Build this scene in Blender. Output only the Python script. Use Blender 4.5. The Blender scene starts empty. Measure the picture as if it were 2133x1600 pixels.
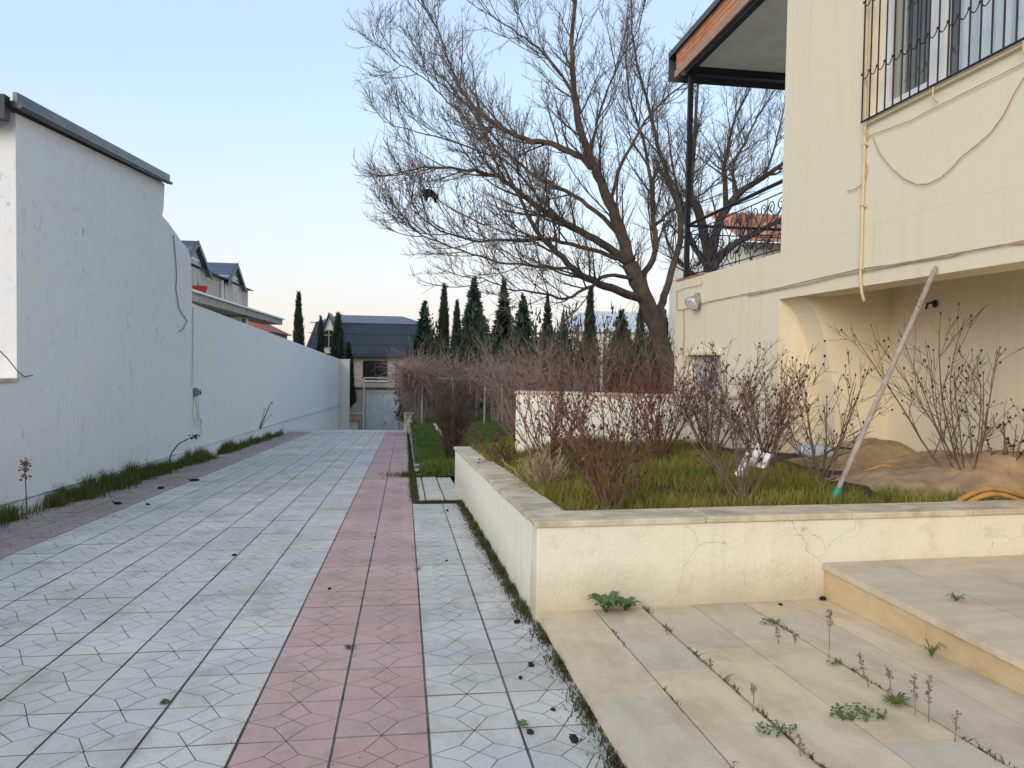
import bpy, math, random
import numpy as np
from mathutils import Vector, Matrix, Quaternion

# ------------------------------------------------------------------ camera, world, sun, exposure
scene = bpy.context.scene
F_PX, CX, CY = 1550.0, 1066.5, 800.0            # focal length and centre in pixels of the 2133 x 1600 photograph
PSI, PITCH, ROLL = 0.1435, 0.0325, 0.0165
CAM = Vector((0.0, 0.0, 1.455))
S = 0.048                                        # fall of the drive per metre
_f = Vector((math.sin(PSI)*math.cos(PITCH), math.cos(PSI)*math.cos(PITCH), -math.sin(PITCH)))
_r0 = Vector((math.cos(PSI), -math.sin(PSI), 0)); _u0 = _r0.cross(_f)
_r = _r0*math.cos(ROLL) + _u0*math.sin(ROLL); _u = _u0*math.cos(ROLL) - _r0*math.sin(ROLL)
cd = bpy.data.cameras.new('camera'); cam = bpy.data.objects.new('camera', cd)
scene.collection.objects.link(cam)
cd.sensor_width = 36.0; cd.lens = 36.0*F_PX/2133.0; cd.clip_start = 0.05; cd.clip_end = 4000
cam.matrix_world = Matrix(((_r.x, _u.x, -_f.x, CAM.x), (_r.y, _u.y, -_f.y, CAM.y), (_r.z, _u.z, -_f.z, CAM.z), (0, 0, 0, 1)))
scene.camera = cam

SUN_EL, SUN_AZ = math.radians(22.0), math.radians(215.0)   # azimuth clockwise from +Y: behind the camera, to the left
world = bpy.data.worlds.new('World'); scene.world = world; world.use_nodes = True
wn, wl = world.node_tree.nodes, world.node_tree.links
bg = wn['Background']
sky = wn.new('ShaderNodeTexSky'); sky.sky_type = 'NISHITA'; sky.sun_disc = False
sky.sun_elevation = SUN_EL; sky.sun_rotation = SUN_AZ
sky.air_density = 1.0; sky.dust_density = 0.8; sky.ozone_density = 1.6
# dusk haze: the same pale rose veil all round the horizon, thinning upwards
wtc = wn.new('ShaderNodeTexCoord'); wsep = wn.new('ShaderNodeSeparateXYZ'); wl.new(wtc.outputs['Generated'], wsep.inputs[0])
wr = wn.new('ShaderNodeValToRGB'); wl.new(wsep.outputs[2], wr.inputs[0]); we = wr.color_ramp.elements
for k in range(2): we.new(.5)
for k, (p, c) in enumerate(((0.0, .96), (.14, .82), (.30, .60), (.60, .50))): we[k].position = p; we[k].color = (c, c, c, 1)
wc = wn.new('ShaderNodeValToRGB'); wl.new(wsep.outputs[2], wc.inputs[0]); we = wc.color_ramp.elements
for k in range(1): we.new(.5)
for k, (p, c) in enumerate(((0.0, (3.15, 2.68, 2.45)), (.10, (3.0, 2.92, 2.86)), (.30, (2.55, 3.05, 3.45)))): we[k].position = p; we[k].color = (*[v/5 for v in c], 1)
wsc = wn.new('ShaderNodeVectorMath'); wsc.operation = 'SCALE'; wl.new(wc.outputs[0], wsc.inputs[0]); wsc.inputs['Scale'].default_value = 5.0
wm = wn.new('ShaderNodeMix'); wm.data_type = 'RGBA'; wl.new(wr.outputs[0], wm.inputs[0]); wl.new(sky.outputs[0], wm.inputs[6]); wl.new(wsc.outputs[0], wm.inputs[7])
wl.new(wm.outputs[2], bg.inputs[0]); bg.inputs[1].default_value = 0.15
sd = bpy.data.lights.new('sun', 'SUN'); so = bpy.data.objects.new('sun', sd); scene.collection.objects.link(so)
sd.energy = 0.8; sd.angle = math.radians(35); sd.color = (1.0, 0.86, 0.70)
_sun = Vector((math.sin(SUN_AZ)*math.cos(SUN_EL), math.cos(SUN_AZ)*math.cos(SUN_EL), math.sin(SUN_EL)))
so.rotation_euler = _sun.to_track_quat('Z', 'Y').to_euler()
scene.view_settings.view_transform = 'Standard'; scene.view_settings.look = 'None'
scene.view_settings.gamma = 1.0; scene.view_settings.exposure = 0.97
scene.render.engine = 'CYCLES'

random.seed(7); RNG = np.random.default_rng(7)
COL = scene.collection

# ------------------------------------------------------------------ pixel -> place
def ray(px, py): return _f + _r*((px-CX)/F_PX) - _u*((py-CY)/F_PX)
def at(px, py, n, d):
    v = ray(px, py); n = Vector(n); t = (d - n.dot(CAM))/n.dot(v); return CAM + v*t
def atY(px, py, Y): return at(px, py, (0, 1, 0), Y)
def atX(px, py, X): return at(px, py, (1, 0, 0), X)
def atZ(px, py, Z): return at(px, py, (0, 0, 1), Z)
def atD(px, py, h=0): return at(px, py, (0, S, 1), h)
WN, WD = (1, -0.0085, 0), -4.55
def atW(px, py): return at(px, py, WN, WD)
def xw(y): return WD + 0.0085*y
CREST = 29.0
def zd(y):
    if y < CREST: return -S*y
    if y < 33: t = y-CREST; return -S*CREST - S*t - 0.0078*t*t
    if y < 56: return -S*33 - 0.1248 - 0.11*(y-33)
    return -S*33 - 0.1248 - 0.11*23
def zlawn(x, y):
    t = max(0.0, min(1.0, (y-12)/16.0))
    return zd(min(y, 13.3)) + 0.02 - 0.027*max(0, min(y, 46)-13.3) + t*0.055*min(max(0, x-0.6), 8)

# ------------------------------------------------------------------ mesh helpers
class MB:
    def __init__(s): s.v = []; s.f = []
    def quad(s, a, b, c, d):
        i = len(s.v); s.v += [tuple(a), tuple(b), tuple(c), tuple(d)]; s.f.append((i, i+1, i+2, i+3)); return s
    def tri(s, a, b, c):
        i = len(s.v); s.v += [tuple(a), tuple(b), tuple(c)]; s.f.append((i, i+1, i+2)); return s
    def hexa(s, p):          # 8 points: bottom ring 0..3, top ring 4..7
        i = len(s.v); s.v += [tuple(q) for q in p]
        for f in ((3,2,1,0), (4,5,6,7), (0,1,5,4), (1,2,6,5), (2,3,7,6), (3,0,4,7)): s.f.append(tuple(i+k for k in f))
        return s
    def box(s, x0, x1, y0, y1, z0, z1):
        return s.hexa([(x0,y0,z0),(x1,y0,z0),(x1,y1,z0),(x0,y1,z0),(x0,y0,z1),(x1,y0,z1),(x1,y1,z1),(x0,y1,z1)])
    def prism(s, poly, a, b):  # poly: list of points (Vector); a, b: offset vectors of the two ends
        i = len(s.v); n = len(poly); a = Vector(a); b = Vector(b)
        s.v += [tuple(Vector(p)+a) for p in poly] + [tuple(Vector(p)+b) for p in poly]
        s.f.append(tuple(i+k for k in reversed(range(n)))); s.f.append(tuple(i+n+k for k in range(n)))
        for k in range(n):
            k2 = (k+1) % n; s.f.append((i+k, i+k2, i+n+k2, i+n+k))
        return s
    def tube(s, pts, rad, n=4, cap=True):
        pts = [Vector(p) for p in pts]; m = len(pts)
        if m < 2: return s
        rr = rad if isinstance(rad, (list, tuple)) else [rad]*m
        base = len(s.v); up = None
        for k in range(m):
            d = (pts[min(k+1, m-1)] - pts[max(k-1, 0)])
            if d.length < 1e-9: d = Vector((0,0,1))
            d.normalize()
            if up is None: up = Vector((0,0,1)) if abs(d.z) < .9 else Vector((1,0,0))
            u = d.cross(up)
            if u.length < 1e-5: u = d.cross(Vector((1,0,.3)))
            u.normalize(); w = u.cross(d); up = w
            for j in range(n):
                a = 2*math.pi*j/n
                s.v.append(tuple(pts[k] + (u*math.cos(a) + w*math.sin(a))*rr[k]))
        for k in range(m-1):
            for j in range(n):
                j2 = (j+1) % n; a = base+k*n; b = a+n
                s.f.append((a+j, a+j2, b+j2, b+j))
        if cap:
            s.f.append(tuple(base+j for j in reversed(range(n)))); s.f.append(tuple(base+(m-1)*n+j for j in range(n)))
        return s
    def ball(s, c, r, sq=(1,1,1), seg=6, rings=4, jit=0.0):
        base = len(s.v); c = Vector(c)
        for i in range(rings+1):
            th = math.pi*i/rings
            for j in range(seg):
                ph = 2*math.pi*j/seg; k = 1 + random.uniform(-jit, jit)
                s.v.append((c.x+r*k*sq[0]*math.sin(th)*math.cos(ph), c.y+r*k*sq[1]*math.sin(th)*math.sin(ph), c.z+r*k*sq[2]*math.cos(th)))
        for i in range(rings):
            for j in range(seg):
                j2 = (j+1) % seg; s.f.append((base+i*seg+j, base+(i+1)*seg+j, base+(i+1)*seg+j2, base+i*seg+j2))
        return s
    def mesh(s, name, smooth=False):
        me = bpy.data.meshes.new(name); me.from_pydata(s.v, [], s.f)
        if smooth: me.polygons.foreach_set('use_smooth', [True]*len(me.polygons))
        me.update(); return me
    def build(s, name, m, parent=None, smooth=False, bevel=0):
        o = bpy.data.objects.new(name, s.mesh(name, smooth)); COL.objects.link(o)
        if m: o.data.materials.append(m)
        if parent: o.parent = parent
        if bevel:
            b = o.modifiers.new('bevel', 'BEVEL'); b.width = bevel; b.segments = 2; b.limit_method = 'ANGLE'
        return o
def tag(o, label=None, cat=None, group=None, kind=None):
    if label: o['label'] = label
    if cat: o['category'] = cat
    if group: o['group'] = group
    if kind: o['kind'] = kind
    return o
def thing(name, label, cat, group=None, loc=(0,0,0)):
    o = bpy.data.objects.new(name, None); COL.objects.link(o); o.location = loc; o.empty_display_size = .1
    return tag(o, label, cat, group)
def numesh(name, verts, faces, m, parent=None):
    """verts (n,3) array, faces (k,3|4) array"""
    me = bpy.data.meshes.new(name); k = faces.shape[1]
    me.vertices.add(len(verts)); me.vertices.foreach_set('co', verts.astype(np.float32).ravel())
    me.loops.add(faces.size); me.loops.foreach_set('vertex_index', faces.astype(np.int32).ravel())
    me.polygons.add(len(faces)); me.polygons.foreach_set('loop_start', np.arange(0, faces.size, k, dtype=np.int32))
    me.polygons.foreach_set('use_smooth', [False]*len(faces)); me.update(calc_edges=True); me.validate()
    o = bpy.data.objects.new(name, me); COL.objects.link(o); me.materials.append(m)
    if parent: o.parent = parent
    return o

# ------------------------------------------------------------------ materials
class NT:
    def __init__(s, name):
        s.m = bpy.data.materials.new(name); s.m.use_nodes = True
        s.n = s.m.node_tree.nodes; s.l = s.m.node_tree.links
        s.b = s.n['Principled BSDF']; s.pos = None
    def P(s):
        if not s.pos: s.pos = s.n.new('ShaderNodeNewGeometry')
        return s.pos.outputs['Position']
    def OC(s):
        t = s.n.new('ShaderNodeTexCoord'); return t.outputs['Object']
    def val(s, v, sock): 
        if hasattr(v, 'links') or isinstance(v, bpy.types.NodeSocket): s.l.new(v, sock)
        else: sock.default_value = v
    def scale(s, vec, sc):
        t = s.n.new('ShaderNodeMapping'); s.l.new(vec, t.inputs[0]); t.inputs['Scale'].default_value = sc; return t.outputs[0]
    def noise(s, vec, scale, detail=4, rough=.55, dist=0):
        t = s.n.new('ShaderNodeTexNoise'); s.l.new(vec, t.inputs['Vector'])
        t.inputs['Scale'].default_value = scale; t.inputs['Detail'].default_value = detail; t.inputs['Roughness'].default_value = rough
        t.inputs['Distortion'].default_value = dist; return t.outputs[0]
    def voro(s, vec, scale, feat='DISTANCE_TO_EDGE'):
        t = s.n.new('ShaderNodeTexVoronoi'); t.feature = feat; s.l.new(vec, t.inputs['Vector']); t.inputs['Scale'].default_value = scale; return t.outputs[0]
    def ramp(s, fac, stops):
        t = s.n.new('ShaderNodeValToRGB'); s.l.new(fac, t.inputs[0]); e = t.color_ramp.elements
        while len(e) < len(stops): e.new(.5)
        for k, (p, c) in enumerate(stops):
            e[k].position = p; e[k].color = (c, c, c, 1) if isinstance(c, (int, float)) else (*c, 1)
        return t.outputs[0]
    def mix(s, fac, a, b, mode='MIX'):
        t = s.n.new('ShaderNodeMix'); t.data_type = 'RGBA'; t.blend_type = mode
        s.val(fac, t.inputs[0])
        for v, k in ((a, 6), (b, 7)):
            if isinstance(v, tuple): t.inputs[k].default_value = (*v, 1) if len(v) == 3 else v
            elif isinstance(v, (int, float)): t.inputs[k].default_value = (v, v, v, 1)
            else: s.l.new(v, t.inputs[k])
        return t.outputs[2]
    def math(s, op, a, b=0.0):
        t = s.n.new('ShaderNodeMath'); t.operation = op; s.val(a, t.inputs[0]); s.val(b, t.inputs[1]); return t.outputs[0]
    def sep(s, vec):
        t = s.n.new('ShaderNodeSeparateXYZ'); s.l.new(vec, t.inputs[0]); return t.outputs
    def rnd(s): return s.n.new('ShaderNodeObjectInfo').outputs['Random']
    def bump(s, h, strength=.3, dist=.01):
        t = s.n.new('ShaderNodeBump'); s.l.new(h, t.inputs['Height']); t.inputs['Strength'].default_value = strength
        t.inputs['Distance'].default_value = dist; s.l.new(t.outputs[0], s.b.inputs['Normal'])
    def out(s, col, rough=.85, metal=0.0, spec=.3):
        if isinstance(col, tuple): s.b.inputs['Base Color'].default_value = (*col, 1)
        else: s.l.new(col, s.b.inputs['Base Color'])
        s.val(rough, s.b.inputs['Roughness']); s.b.inputs['Metallic'].default_value = metal
        s.b.inputs['Specular IOR Level'].default_value = spec
        return s.m
def C(c, k): return tuple(min(1, v*k) for v in c)

def simple(name, c, rough=.7, metal=0.0, var=.18, scale=6.0, bump=.15, spec=.3):
    t = NT(name); n = t.noise(t.P(), scale, 5); n2 = t.noise(t.P(), scale*14, 3)
    col = t.ramp(n, [(.3, C(c, 1-var)), (.7, C(c, 1+var))])
    if bump: t.bump(n2, bump, .004)
    return t.out(col, rough, metal, spec)
def per_object(name, c, rough=.8, var=.15, hue=None, scale=9.0, bump=.2):
    t = NT(name); r = t.rnd(); n = t.noise(t.P(), scale, 6)
    col = t.mix(r, C(c, 1-var), C(hue or c, 1+var)); col = t.mix(t.ramp(n, [(.3, .0), (.75, .35)]), col, C(c, .55))
    t.bump(t.noise(t.P(), scale*12, 4), bump, .004)
    return t.out(col, rough)

TILE = 0.395; TX0 = 0.12
def tile_mat(name, a, b, c):
    t = NT(name); p = t.P()
    off = t.n.new('ShaderNodeMapping'); t.l.new(p, off.inputs[0]); off.inputs['Location'].default_value = (-TX0/TILE, 0, 0); off.inputs['Scale'].default_value = (1/TILE, 1/TILE, 0)
    fl = t.n.new('ShaderNodeVectorMath'); fl.operation = 'FLOOR'; t.l.new(off.outputs[0], fl.inputs[0])
    wn_ = t.n.new('ShaderNodeTexWhiteNoise'); wn_.noise_dimensions = '2D'; t.l.new(fl.outputs[0], wn_.inputs[0])
    col = t.ramp(wn_.outputs[0], [(0, a), (.5, b), (1, c)])
    big = t.noise(p, .7, 7, .68); col = t.mix(t.ramp(big, [(.40, 0), (.64, .50)]), col, C(a, .64))
    vio = t.noise(p, 1.9, 5, .6); col = t.mix(t.ramp(vio, [(.52, 0), (.70, .45)]), col, (a[0]*.86, a[1]*.84, a[2]*1.02))
    sp = t.noise(p, 120, 4, .85); col = t.mix(t.ramp(sp, [(.34, .55), (.52, 0)]), col, C(a, .62))
    sp2 = t.noise(p, 190, 2, .8); col = t.mix(t.ramp(sp2, [(.56, 0), (.7, .35)]), col, C(b, 1.25))
    dirt = t.noise(t.scale(p, (1, .6, 1)), 3.5, 7, .7); col = t.mix(t.ramp(dirt, [(.50, 0), (.72, .55)]), col, (.22, .19, .155))
    t.bump(t.noise(p, 300, 3), .25, .002)
    return t.out(col, .78, 0, .3)
M = {}
M['tile'] = tile_mat('grey_tile', (.55, .54, .505), (.66, .645, .60), (.59, .575, .57))
M['tile_pink'] = tile_mat('pink_tile', (.53, .345, .325), (.60, .405, .38), (.55, .37, .365))
M['tile_old'] = tile_mat('worn_pink_tile', (.38, .30, .28), (.43, .33, .31), (.40, .33, .32))
M['joint'] = simple('joint_dirt', (.23, .215, .19), .95, 0, .35, 4, .3)

def plaster(name, base, warm, stain, stain_amt=.5, crack=.0, streak=.3, zgrime=None, bump=.35):
    t = NT(name); p = t.P()
    n = t.noise(p, 1.1, 6, .6); col = t.ramp(n, [(.28, warm), (.72, base)])
    n2 = t.noise(p, 5.5, 7, .65); col = t.mix(t.ramp(n2, [(.56, 0), (.80, stain_amt)]), col, stain)
    st = t.noise(t.scale(p, (7, 7, .35)), 1.6, 5, .6); m = t.noise(p, .55, 3)
    col = t.mix(t.math('MULTIPLY', t.ramp(st, [(.5, 0), (.72, streak)]), t.ramp(m, [(.4, 0), (.62, 1)])), col, stain)
    if crack:
        d = t.n.new('ShaderNodeVectorMath'); d.operation = 'ADD'
        nn = t.n.new('ShaderNodeTexNoise'); t.l.new(p, nn.inputs['Vector']); nn.inputs['Scale'].default_value = 3.2; nn.inputs['Detail'].default_value = 4
        sc = t.n.new('ShaderNodeVectorMath'); sc.operation = 'SCALE'; t.l.new(nn.outputs['Color'], sc.inputs[0]); sc.inputs['Scale'].default_value = .38
        t.l.new(p, d.inputs[0]); t.l.new(sc.outputs[0], d.inputs[1])
        v = t.voro(d.outputs[0], 1.9)
        mk = t.math('MULTIPLY', t.ramp(v, [(0, crack), (.0055, 0)]), t.ramp(t.noise(p, 1.7, 3), [(.46, 0), (.56, 1)]))
        col = t.mix(mk, col, C(stain, .35))
    if name == 'white_plaster':   # scuffs and flaked paint in a few places
        sc1 = t.ramp(t.noise(t.scale(p, (1, 1, .55)), 9, 8, .72), [(.57, 0), (.66, .75)]); sc2 = t.ramp(t.noise(p, .75, 3), [(.53, 0), (.62, 1)])
        col = t.mix(t.math('MULTIPLY', sc1, sc2), col, (.36, .38, .43))
    if zgrime:   # splashed dirt near the foot of the wall, fading upwards
        z = t.sep(p)[2]; h = t.math('ADD', z, t.math('MULTIPLY', t.noise(p, 4, 5), -.25))
        g = t.n.new('ShaderNodeMapRange'); t.l.new(h, g.inputs[0]); g.inputs[1].default_value = zgrime[0]; g.inputs[2].default_value = zgrime[1]; g.inputs[3].default_value = zgrime[2]; g.inputs[4].default_value = 0
        col = t.mix(g.outputs[0], col, C(stain, .6))
    hh = t.mix(.72, t.noise(p, 55, 5, .7), t.noise(p, 2.6, 4, .6))
    t.bump(hh, bump, .035)
    return t.out(col, .88, 0, .2)
M['white'] = plaster('white_plaster', (.83, .855, .855), (.84, .83, .795), (.50, .51, .54), .60, .25, .22)
M['white_end'] = plaster('end_pillar_plaster', (.74, .72, .60), (.72, .70, .60), (.5, .48, .38), .3)
M['cream'] = plaster('cream_plaster', (.85, .745, .545), (.84, .75, .575), (.64, .47, .28), .20, .0, .30, None, .25)
M['planter'] = plaster('planter_plaster', (.83, .77, .60), (.80, .76, .64), (.56, .45, .26), .75, .55, .35, (-.25, .05, .5), .8)
M['planter_side'] = plaster('planter_side_plaster', (.82, .79, .68), (.80, .77, .66), (.55, .49, .36), .35, .2, .7, (-.4, -.1, .4), .3)

def stone(name, a, b, dark, stain=.5, streakdir=(1, 9, 1)):
    t = NT(name); p = t.P(); r = t.rnd()
    col = t.mix(r, a, b)
    n = t.noise(t.scale(p, streakdir), 2.2, 7, .65, .4); col = t.mix(t.ramp(n, [(.42, 0), (.70, stain)]), col, dark)
    n3 = t.noise(p, 2.0, 6, .65); col = t.mix(t.ramp(n3, [(.5, 0), (.75, stain)]), col, C(dark, .8))
    sp = t.noise(p, 170, 3, .8); col = t.mix(t.ramp(sp, [(.36, .32), (.5, 0)]), col, C(dark, .55))
    t.bump(t.mix(.5, t.noise(p, 130, 4, .7), n), .35, .006)
    return t.out(col, .82, 0, .25)
M['slab'] = stone('limestone_slab', (.74, .61, .42), (.60, .53, .44), (.43, .335, .22), .55, (2.6, 1.0, 1))
M['slab_up'] = stone('limestone_upper_slab', (.70, .59, .45), (.60, .535, .45), (.45, .36, .25), .55, (1.0, 2.6, 1))
M['riser'] = stone('limestone_riser', (.66, .48, .25), (.64, .52, .33), (.50, .31, .13), .55, (1, 1.5, 5))
M['coping'] = stone('weathered_coping', (.72, .63, .47), (.68, .60, .46), (.30, .22, .13), .72, (1.5, 3, 1))
M['pale_slab'] = stone('pale_path_slab', (.66, .64, .56), (.60, .60, .54), (.30, .29, .21), .5)
M['kerb'] = stone('kerb_stone', (.58, .57, .52), (.50, .50, .47), (.25, .25, .2), .5)
M['stone_house'] = per_object('house_stone', (.60, .52, .43), .85, .12)
def soil_mat():
    t = NT('soil'); p = t.P(); n = t.noise(p, 7, 8, .7)
    col = t.ramp(n, [(.25, (.045, .036, .024)), (.55, (.10, .078, .05)), (.8, (.17, .135, .09))]); t.bump(t.noise(p, 30, 8, .7), .8, .04); return t.out(col, .95, 0, .1)
M['soil'] = soil_mat()
def ground_mat():
    t = NT('ground'); p = t.P(); n = t.noise(p, .8, 8, .7); col = t.ramp(n, [(.3, (.05, .055, .02)), (.55, (.10, .085, .05)), (.8, (.16, .14, .09))])
    t.bump(t.noise(p, 12, 8, .7), .8, .05); return t.out(col, .95, 0, .1)
M['ground'] = ground_mat()
M['sand'] = simple('damp_sand', (.36, .25, .15), .95, 0, .35, 5, .6)
def leafy(name, cols, scale=3.0, rough=.7, trans=.15):
    t = NT(name); n = t.noise(t.P(), scale, 4, .6); n2 = t.noise(t.P(), scale*9, 2)
    col = t.ramp(t.mix(.4, n, n2), [(.30 + .4*k/max(1, len(cols)-1), c) for k, c in enumerate(cols)])
    m = t.out(col, rough, 0, .2); t.b.inputs['Transmission Weight'].default_value = 0
    return m
M['grass'] = leafy('planter_grass', [(.085, .095, .020), (.185, .185, .032), (.34, .26, .085)], 2.2)
M['lawn_grass'] = leafy('lawn_grass', [(.055, .085, .018), (.09, .155, .028), (.15, .175, .05)], 1.6)
M['weed_grass'] = leafy('verge_grass', [(.05, .08, .018), (.10, .135, .03), (.21, .18, .075)], 4)
M['moss'] = leafy('joint_moss', [(.03, .035, .014), (.06, .07, .02), (.10, .08, .04)], 6)
M['green_leaf'] = leafy('green_leaf', [(.05, .09, .03), (.09, .15, .05), (.14, .18, .08)], 25)
M['cypress'] = leafy('cypress_foliage', [(.018, .030, .022), (.035, .052, .032), (.060, .075, .042)], 1.3)
M['fir'] = leafy('fir_foliage', [(.016, .034, .030), (.032, .060, .050), (.055, .085, .065)], 1.3)
M['bark'] = simple('tree_bark', (.088, .067, .050), .92, 0, .45, 5, .8)
M['twig'] = simple('tree_twig', (.125, .094, .076), .9, 0, .3, 3, 0)
M['rose'] = simple('rose_stem', (.140, .066, .050), .8, 0, .5, 8, 0)
M['rose_grey'] = simple('old_rose_stem', (.16, .11, .085), .85, 0, .4, 8, 0)
M['hip'] = simple('rose_hip', (.060, .026, .024), .6, 0, .5, 20, 0)
M['red_leaf'] = simple('red_leaf', (.24, .035, .03), .7, 0, .5, 8, 0)
M['vine'] = simple('dry_vine', (.25, .18, .155), .9, 0, .35, 2, 0)
M['dry'] = simple('dry_weed', (.22, .15, .11), .9, 0, .4, 12, 0)
M['dry_grass'] = simple('dry_grass', (.36, .27, .17), .9, 0, .3, 6, 0)
M['black'] = simple('black_metal', (.018, .020, .028), .45, .3, .2, 5, .05, .4)
M['grille'] = simple('brown_grille', (.045, .035, .034), .55, .3, .3, 8, .05, .4)
M['roof_metal'] = simple('grey_roof_metal', (.10, .115, .14), .4, .4, .25, 2, .1, .4)
M['roof_dark'] = simple('dark_roof_sheet', (.040, .052, .072), .45, .3, .2, .7, .05, .4)
M['shingle'] = per_object('blue_shingle', (.085, .125, .19), .6, .35)
M['red_roof'] = per_object('red_roof_tile', (.34, .11, .075), .75, .25)
M['pink_roof'] = per_object('orange_roof_tile', (.52, .22, .13), .75, .25)
M['brick'] = per_object('fascia_brick', (.60, .27, .14), .8, .2)
M['soffit'] = simple('balcony_ceiling', (.80, .81, .79), .85, 0, .1, 3, .2)
M['pvc'] = simple('white_window_frame', (.78, .78, .77), .4, 0, .05, 3, 0, .4)
M['wood_brown'] = simple('brown_trim', (.42, .26, .18), .6, 0, .2, 5, .1)
M['gate'] = simple('pale_blue_gate', (.50, .56, .62), .6, .1, .12, 2, .1)
M['door'] = simple('pale_grey_door', (.56, .60, .62), .6, .1, .1, 3, .1)
M['cable'] = simple('tan_cable', (.42, .32, .20), .7, 0, .2, 8, 0)
M['conduit'] = simple('cream_conduit', (.66, .53, .33), .6, 0, .12, 8, 0)
M['grey_cable'] = simple('grey_cable', (.20, .21, .21), .7, 0, .2, 8, 0)
M['pipe_white'] = simple('white_pipe', (.66, .67, .65), .55, 0, .2, 5, .1)
M['pole_wood'] = simple('weathered_handle', (.36, .31, .27), .8, 0, .25, 14, .2)
M['green_tape'] = simple('green_sleeve', (.03, .30, .21), .6, 0, .2, 14, 0)
M['hose'] = simple('yellow_hose', (.46, .25, .085), .55, 0, .25, 9, .1)
M['bag'] = simple('white_plastic', (.92, .92, .93), .45, 0, .06, 5, .1, .4)
M['sack'] = simple('pale_blue_sack', (.60, .65, .70), .6, 0, .12, 5, .2)
M['rag'] = simple('black_plastic', (.010, .011, .013), .5, 0, .2, 5, .1)
M['pod'] = simple('dark_pod', (.018, .015, .013), .8, 0, .4, 30, .2)
M['red_pot'] = simple('red_plastic', (.62, .05, .045), .5, 0, .1, 5, 0)
M['lamp_metal'] = simple('galvanised_metal', (.42, .44, .43), .4, .5, .15, 9, .1)
M['lens'] = simple('lamp_lens', (.70, .70, .66), .25, 0, .1, 9, 0, .5)
M['concrete'] = simple('grey_concrete', (.42, .40, .36), .9, 0, .2, 3, .3)
M['pale_roof'] = simple('pale_blue_roof', (.50, .56, .62), .6, 0, .1, 1, 0)
M['curtain'] = simple('pale_curtain', (.86, .86, .85), .9, 0, .05, 3, 0)
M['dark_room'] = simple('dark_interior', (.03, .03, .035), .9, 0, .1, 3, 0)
def glass_mat(name, c=(.03, .04, .05)):
    t = NT(name); return t.out((.012, .014, .018), .12, 0, .25)
M['glass_dark'] = glass_mat('dark_glass')
def pane_mat():
    t = NT('window_pane'); g = t.n.new('ShaderNodeBsdfGlossy'); g.inputs['Roughness'].default_value = .015; g.inputs['Color'].default_value = (.9, .95, 1, 1)
    tr = t.n.new('ShaderNodeBsdfTransparent'); tr.inputs[0].default_value = (.80, .84, .86, 1)
    lw = t.n.new('ShaderNodeLayerWeight'); lw.inputs[0].default_value = .5
    mx = t.n.new('ShaderNodeMixShader'); k = t.math('ADD', t.math('MULTIPLY', t.math('POWER', lw.outputs['Facing'], 3.0), .65), .07); t.l.new(k, mx.inputs[0]); t.l.new(tr.outputs[0], mx.inputs[1]); t.l.new(g.outputs[0], mx.inputs[2])
    t.l.new(mx.outputs[0], t.n['Material Output'].inputs[0]); return t.m
M['pane'] = pane_mat()

# ================================================================== SETTING
# ground: one sheet to the horizon, following the fall of the drive
def build_ground():
    xs = [-900, -300, -80, -30, -12, -8, -5, -4.6, -3, -1, 0.1, .3, .6, .9, 2, 4, 6, 9, 14, 30, 80, 300, 900]
    ys = [-60, -20, -5, 0, 2, 4, 6, 8, 10, 12, 14, 18, 22, 26, 28] + [CREST+.5*k for k in range(10)] + [36, 40, 45, 50, 54, 56, 58, 64, 80, 120, 250, 600, 1500]
    mb = MB()
    for y in ys:
        for x in xs: mb.v.append((x, y, zd(max(y, -5)) - .07))
    n = len(xs)
    for j in range(len(ys)-1):
        for i in range(n-1): mb.f.append((j*n+i, j*n+i+1, (j+1)*n+i+1, (j+1)*n+i))
    tag(mb.build('ground', M['ground']), kind='structure')
build_ground()

# ---- the tiled drive
def inset(poly, d):
    n = len(poly); out = []
    for k in range(n):
        p0, p1, p2 = (np.array(poly[(k+j) % n], float) for j in (-1, 0, 1))
        e1 = (p1-p0)/np.linalg.norm(p1-p0); e2 = (p2-p1)/np.linalg.norm(p2-p1)
        n1 = np.array((-e1[1], e1[0])); n2 = np.array((-e2[1], e2[0]))
        b = (n1+n2)/np.linalg.norm(n1+n2); out.append(p1 + b*d/max(.3, b@n1))
    return out
def tile_pieces():
    A, gx, gy, g = TILE, .0040, .0019, .0021
    q = lambda u, v: (gx+(A-2*gx)*u - A/2, gy+(A-2*gy)*v - A/2)
    Tm, Bm, L, R_, Cc = q(.5,1), q(.5,0), q(0,.5), q(1,.5), q(.5,.5)
    P1, P2, P3, P4 = q(.32,.68), q(.68,.68), q(.32,.32), q(.68,.32)
    polys = [[q(0,1), L, P1, Tm], [q(1,1), Tm, P2, R_], [q(0,0), Bm, P3, L], [q(1,0), R_, P4, Bm],
             [Tm, P1, Cc, P2], [L, P3, Cc, P1], [Bm, P4, Cc, P3], [R_, P2, Cc, P4]]
    out = []
    for pl in polys:
        ar = sum(pl[k][0]*pl[(k+1) % 4][1]-pl[(k+1) % 4][0]*pl[k][1] for k in range(4))
        if ar < 0: pl = pl[::-1]
        out.append(inset(pl, g))
    return out
PIECES = tile_pieces()
def tile_geo():
    v, f, mi = [], [], []
    for pl in PIECES:
        i = len(v); v += [(x, y, 0) for x, y in pl] + [(x, y, -.009) for x, y in pl]
        f.append((i, i+1, i+2, i+3)); mi.append(0)
        for k in range(4): f.append((i+(k+1) % 4, i+k, i+4+k, i+4+(k+1) % 4)); mi.append(1)
    i = len(v); a = TILE/2; v += [(-a,-a,-.0085), (a,-a,-.0085), (a,a,-.0085), (-a,a,-.0085)]; f.append((i, i+1, i+2, i+3)); mi.append(1)
    return v, f, mi
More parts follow.
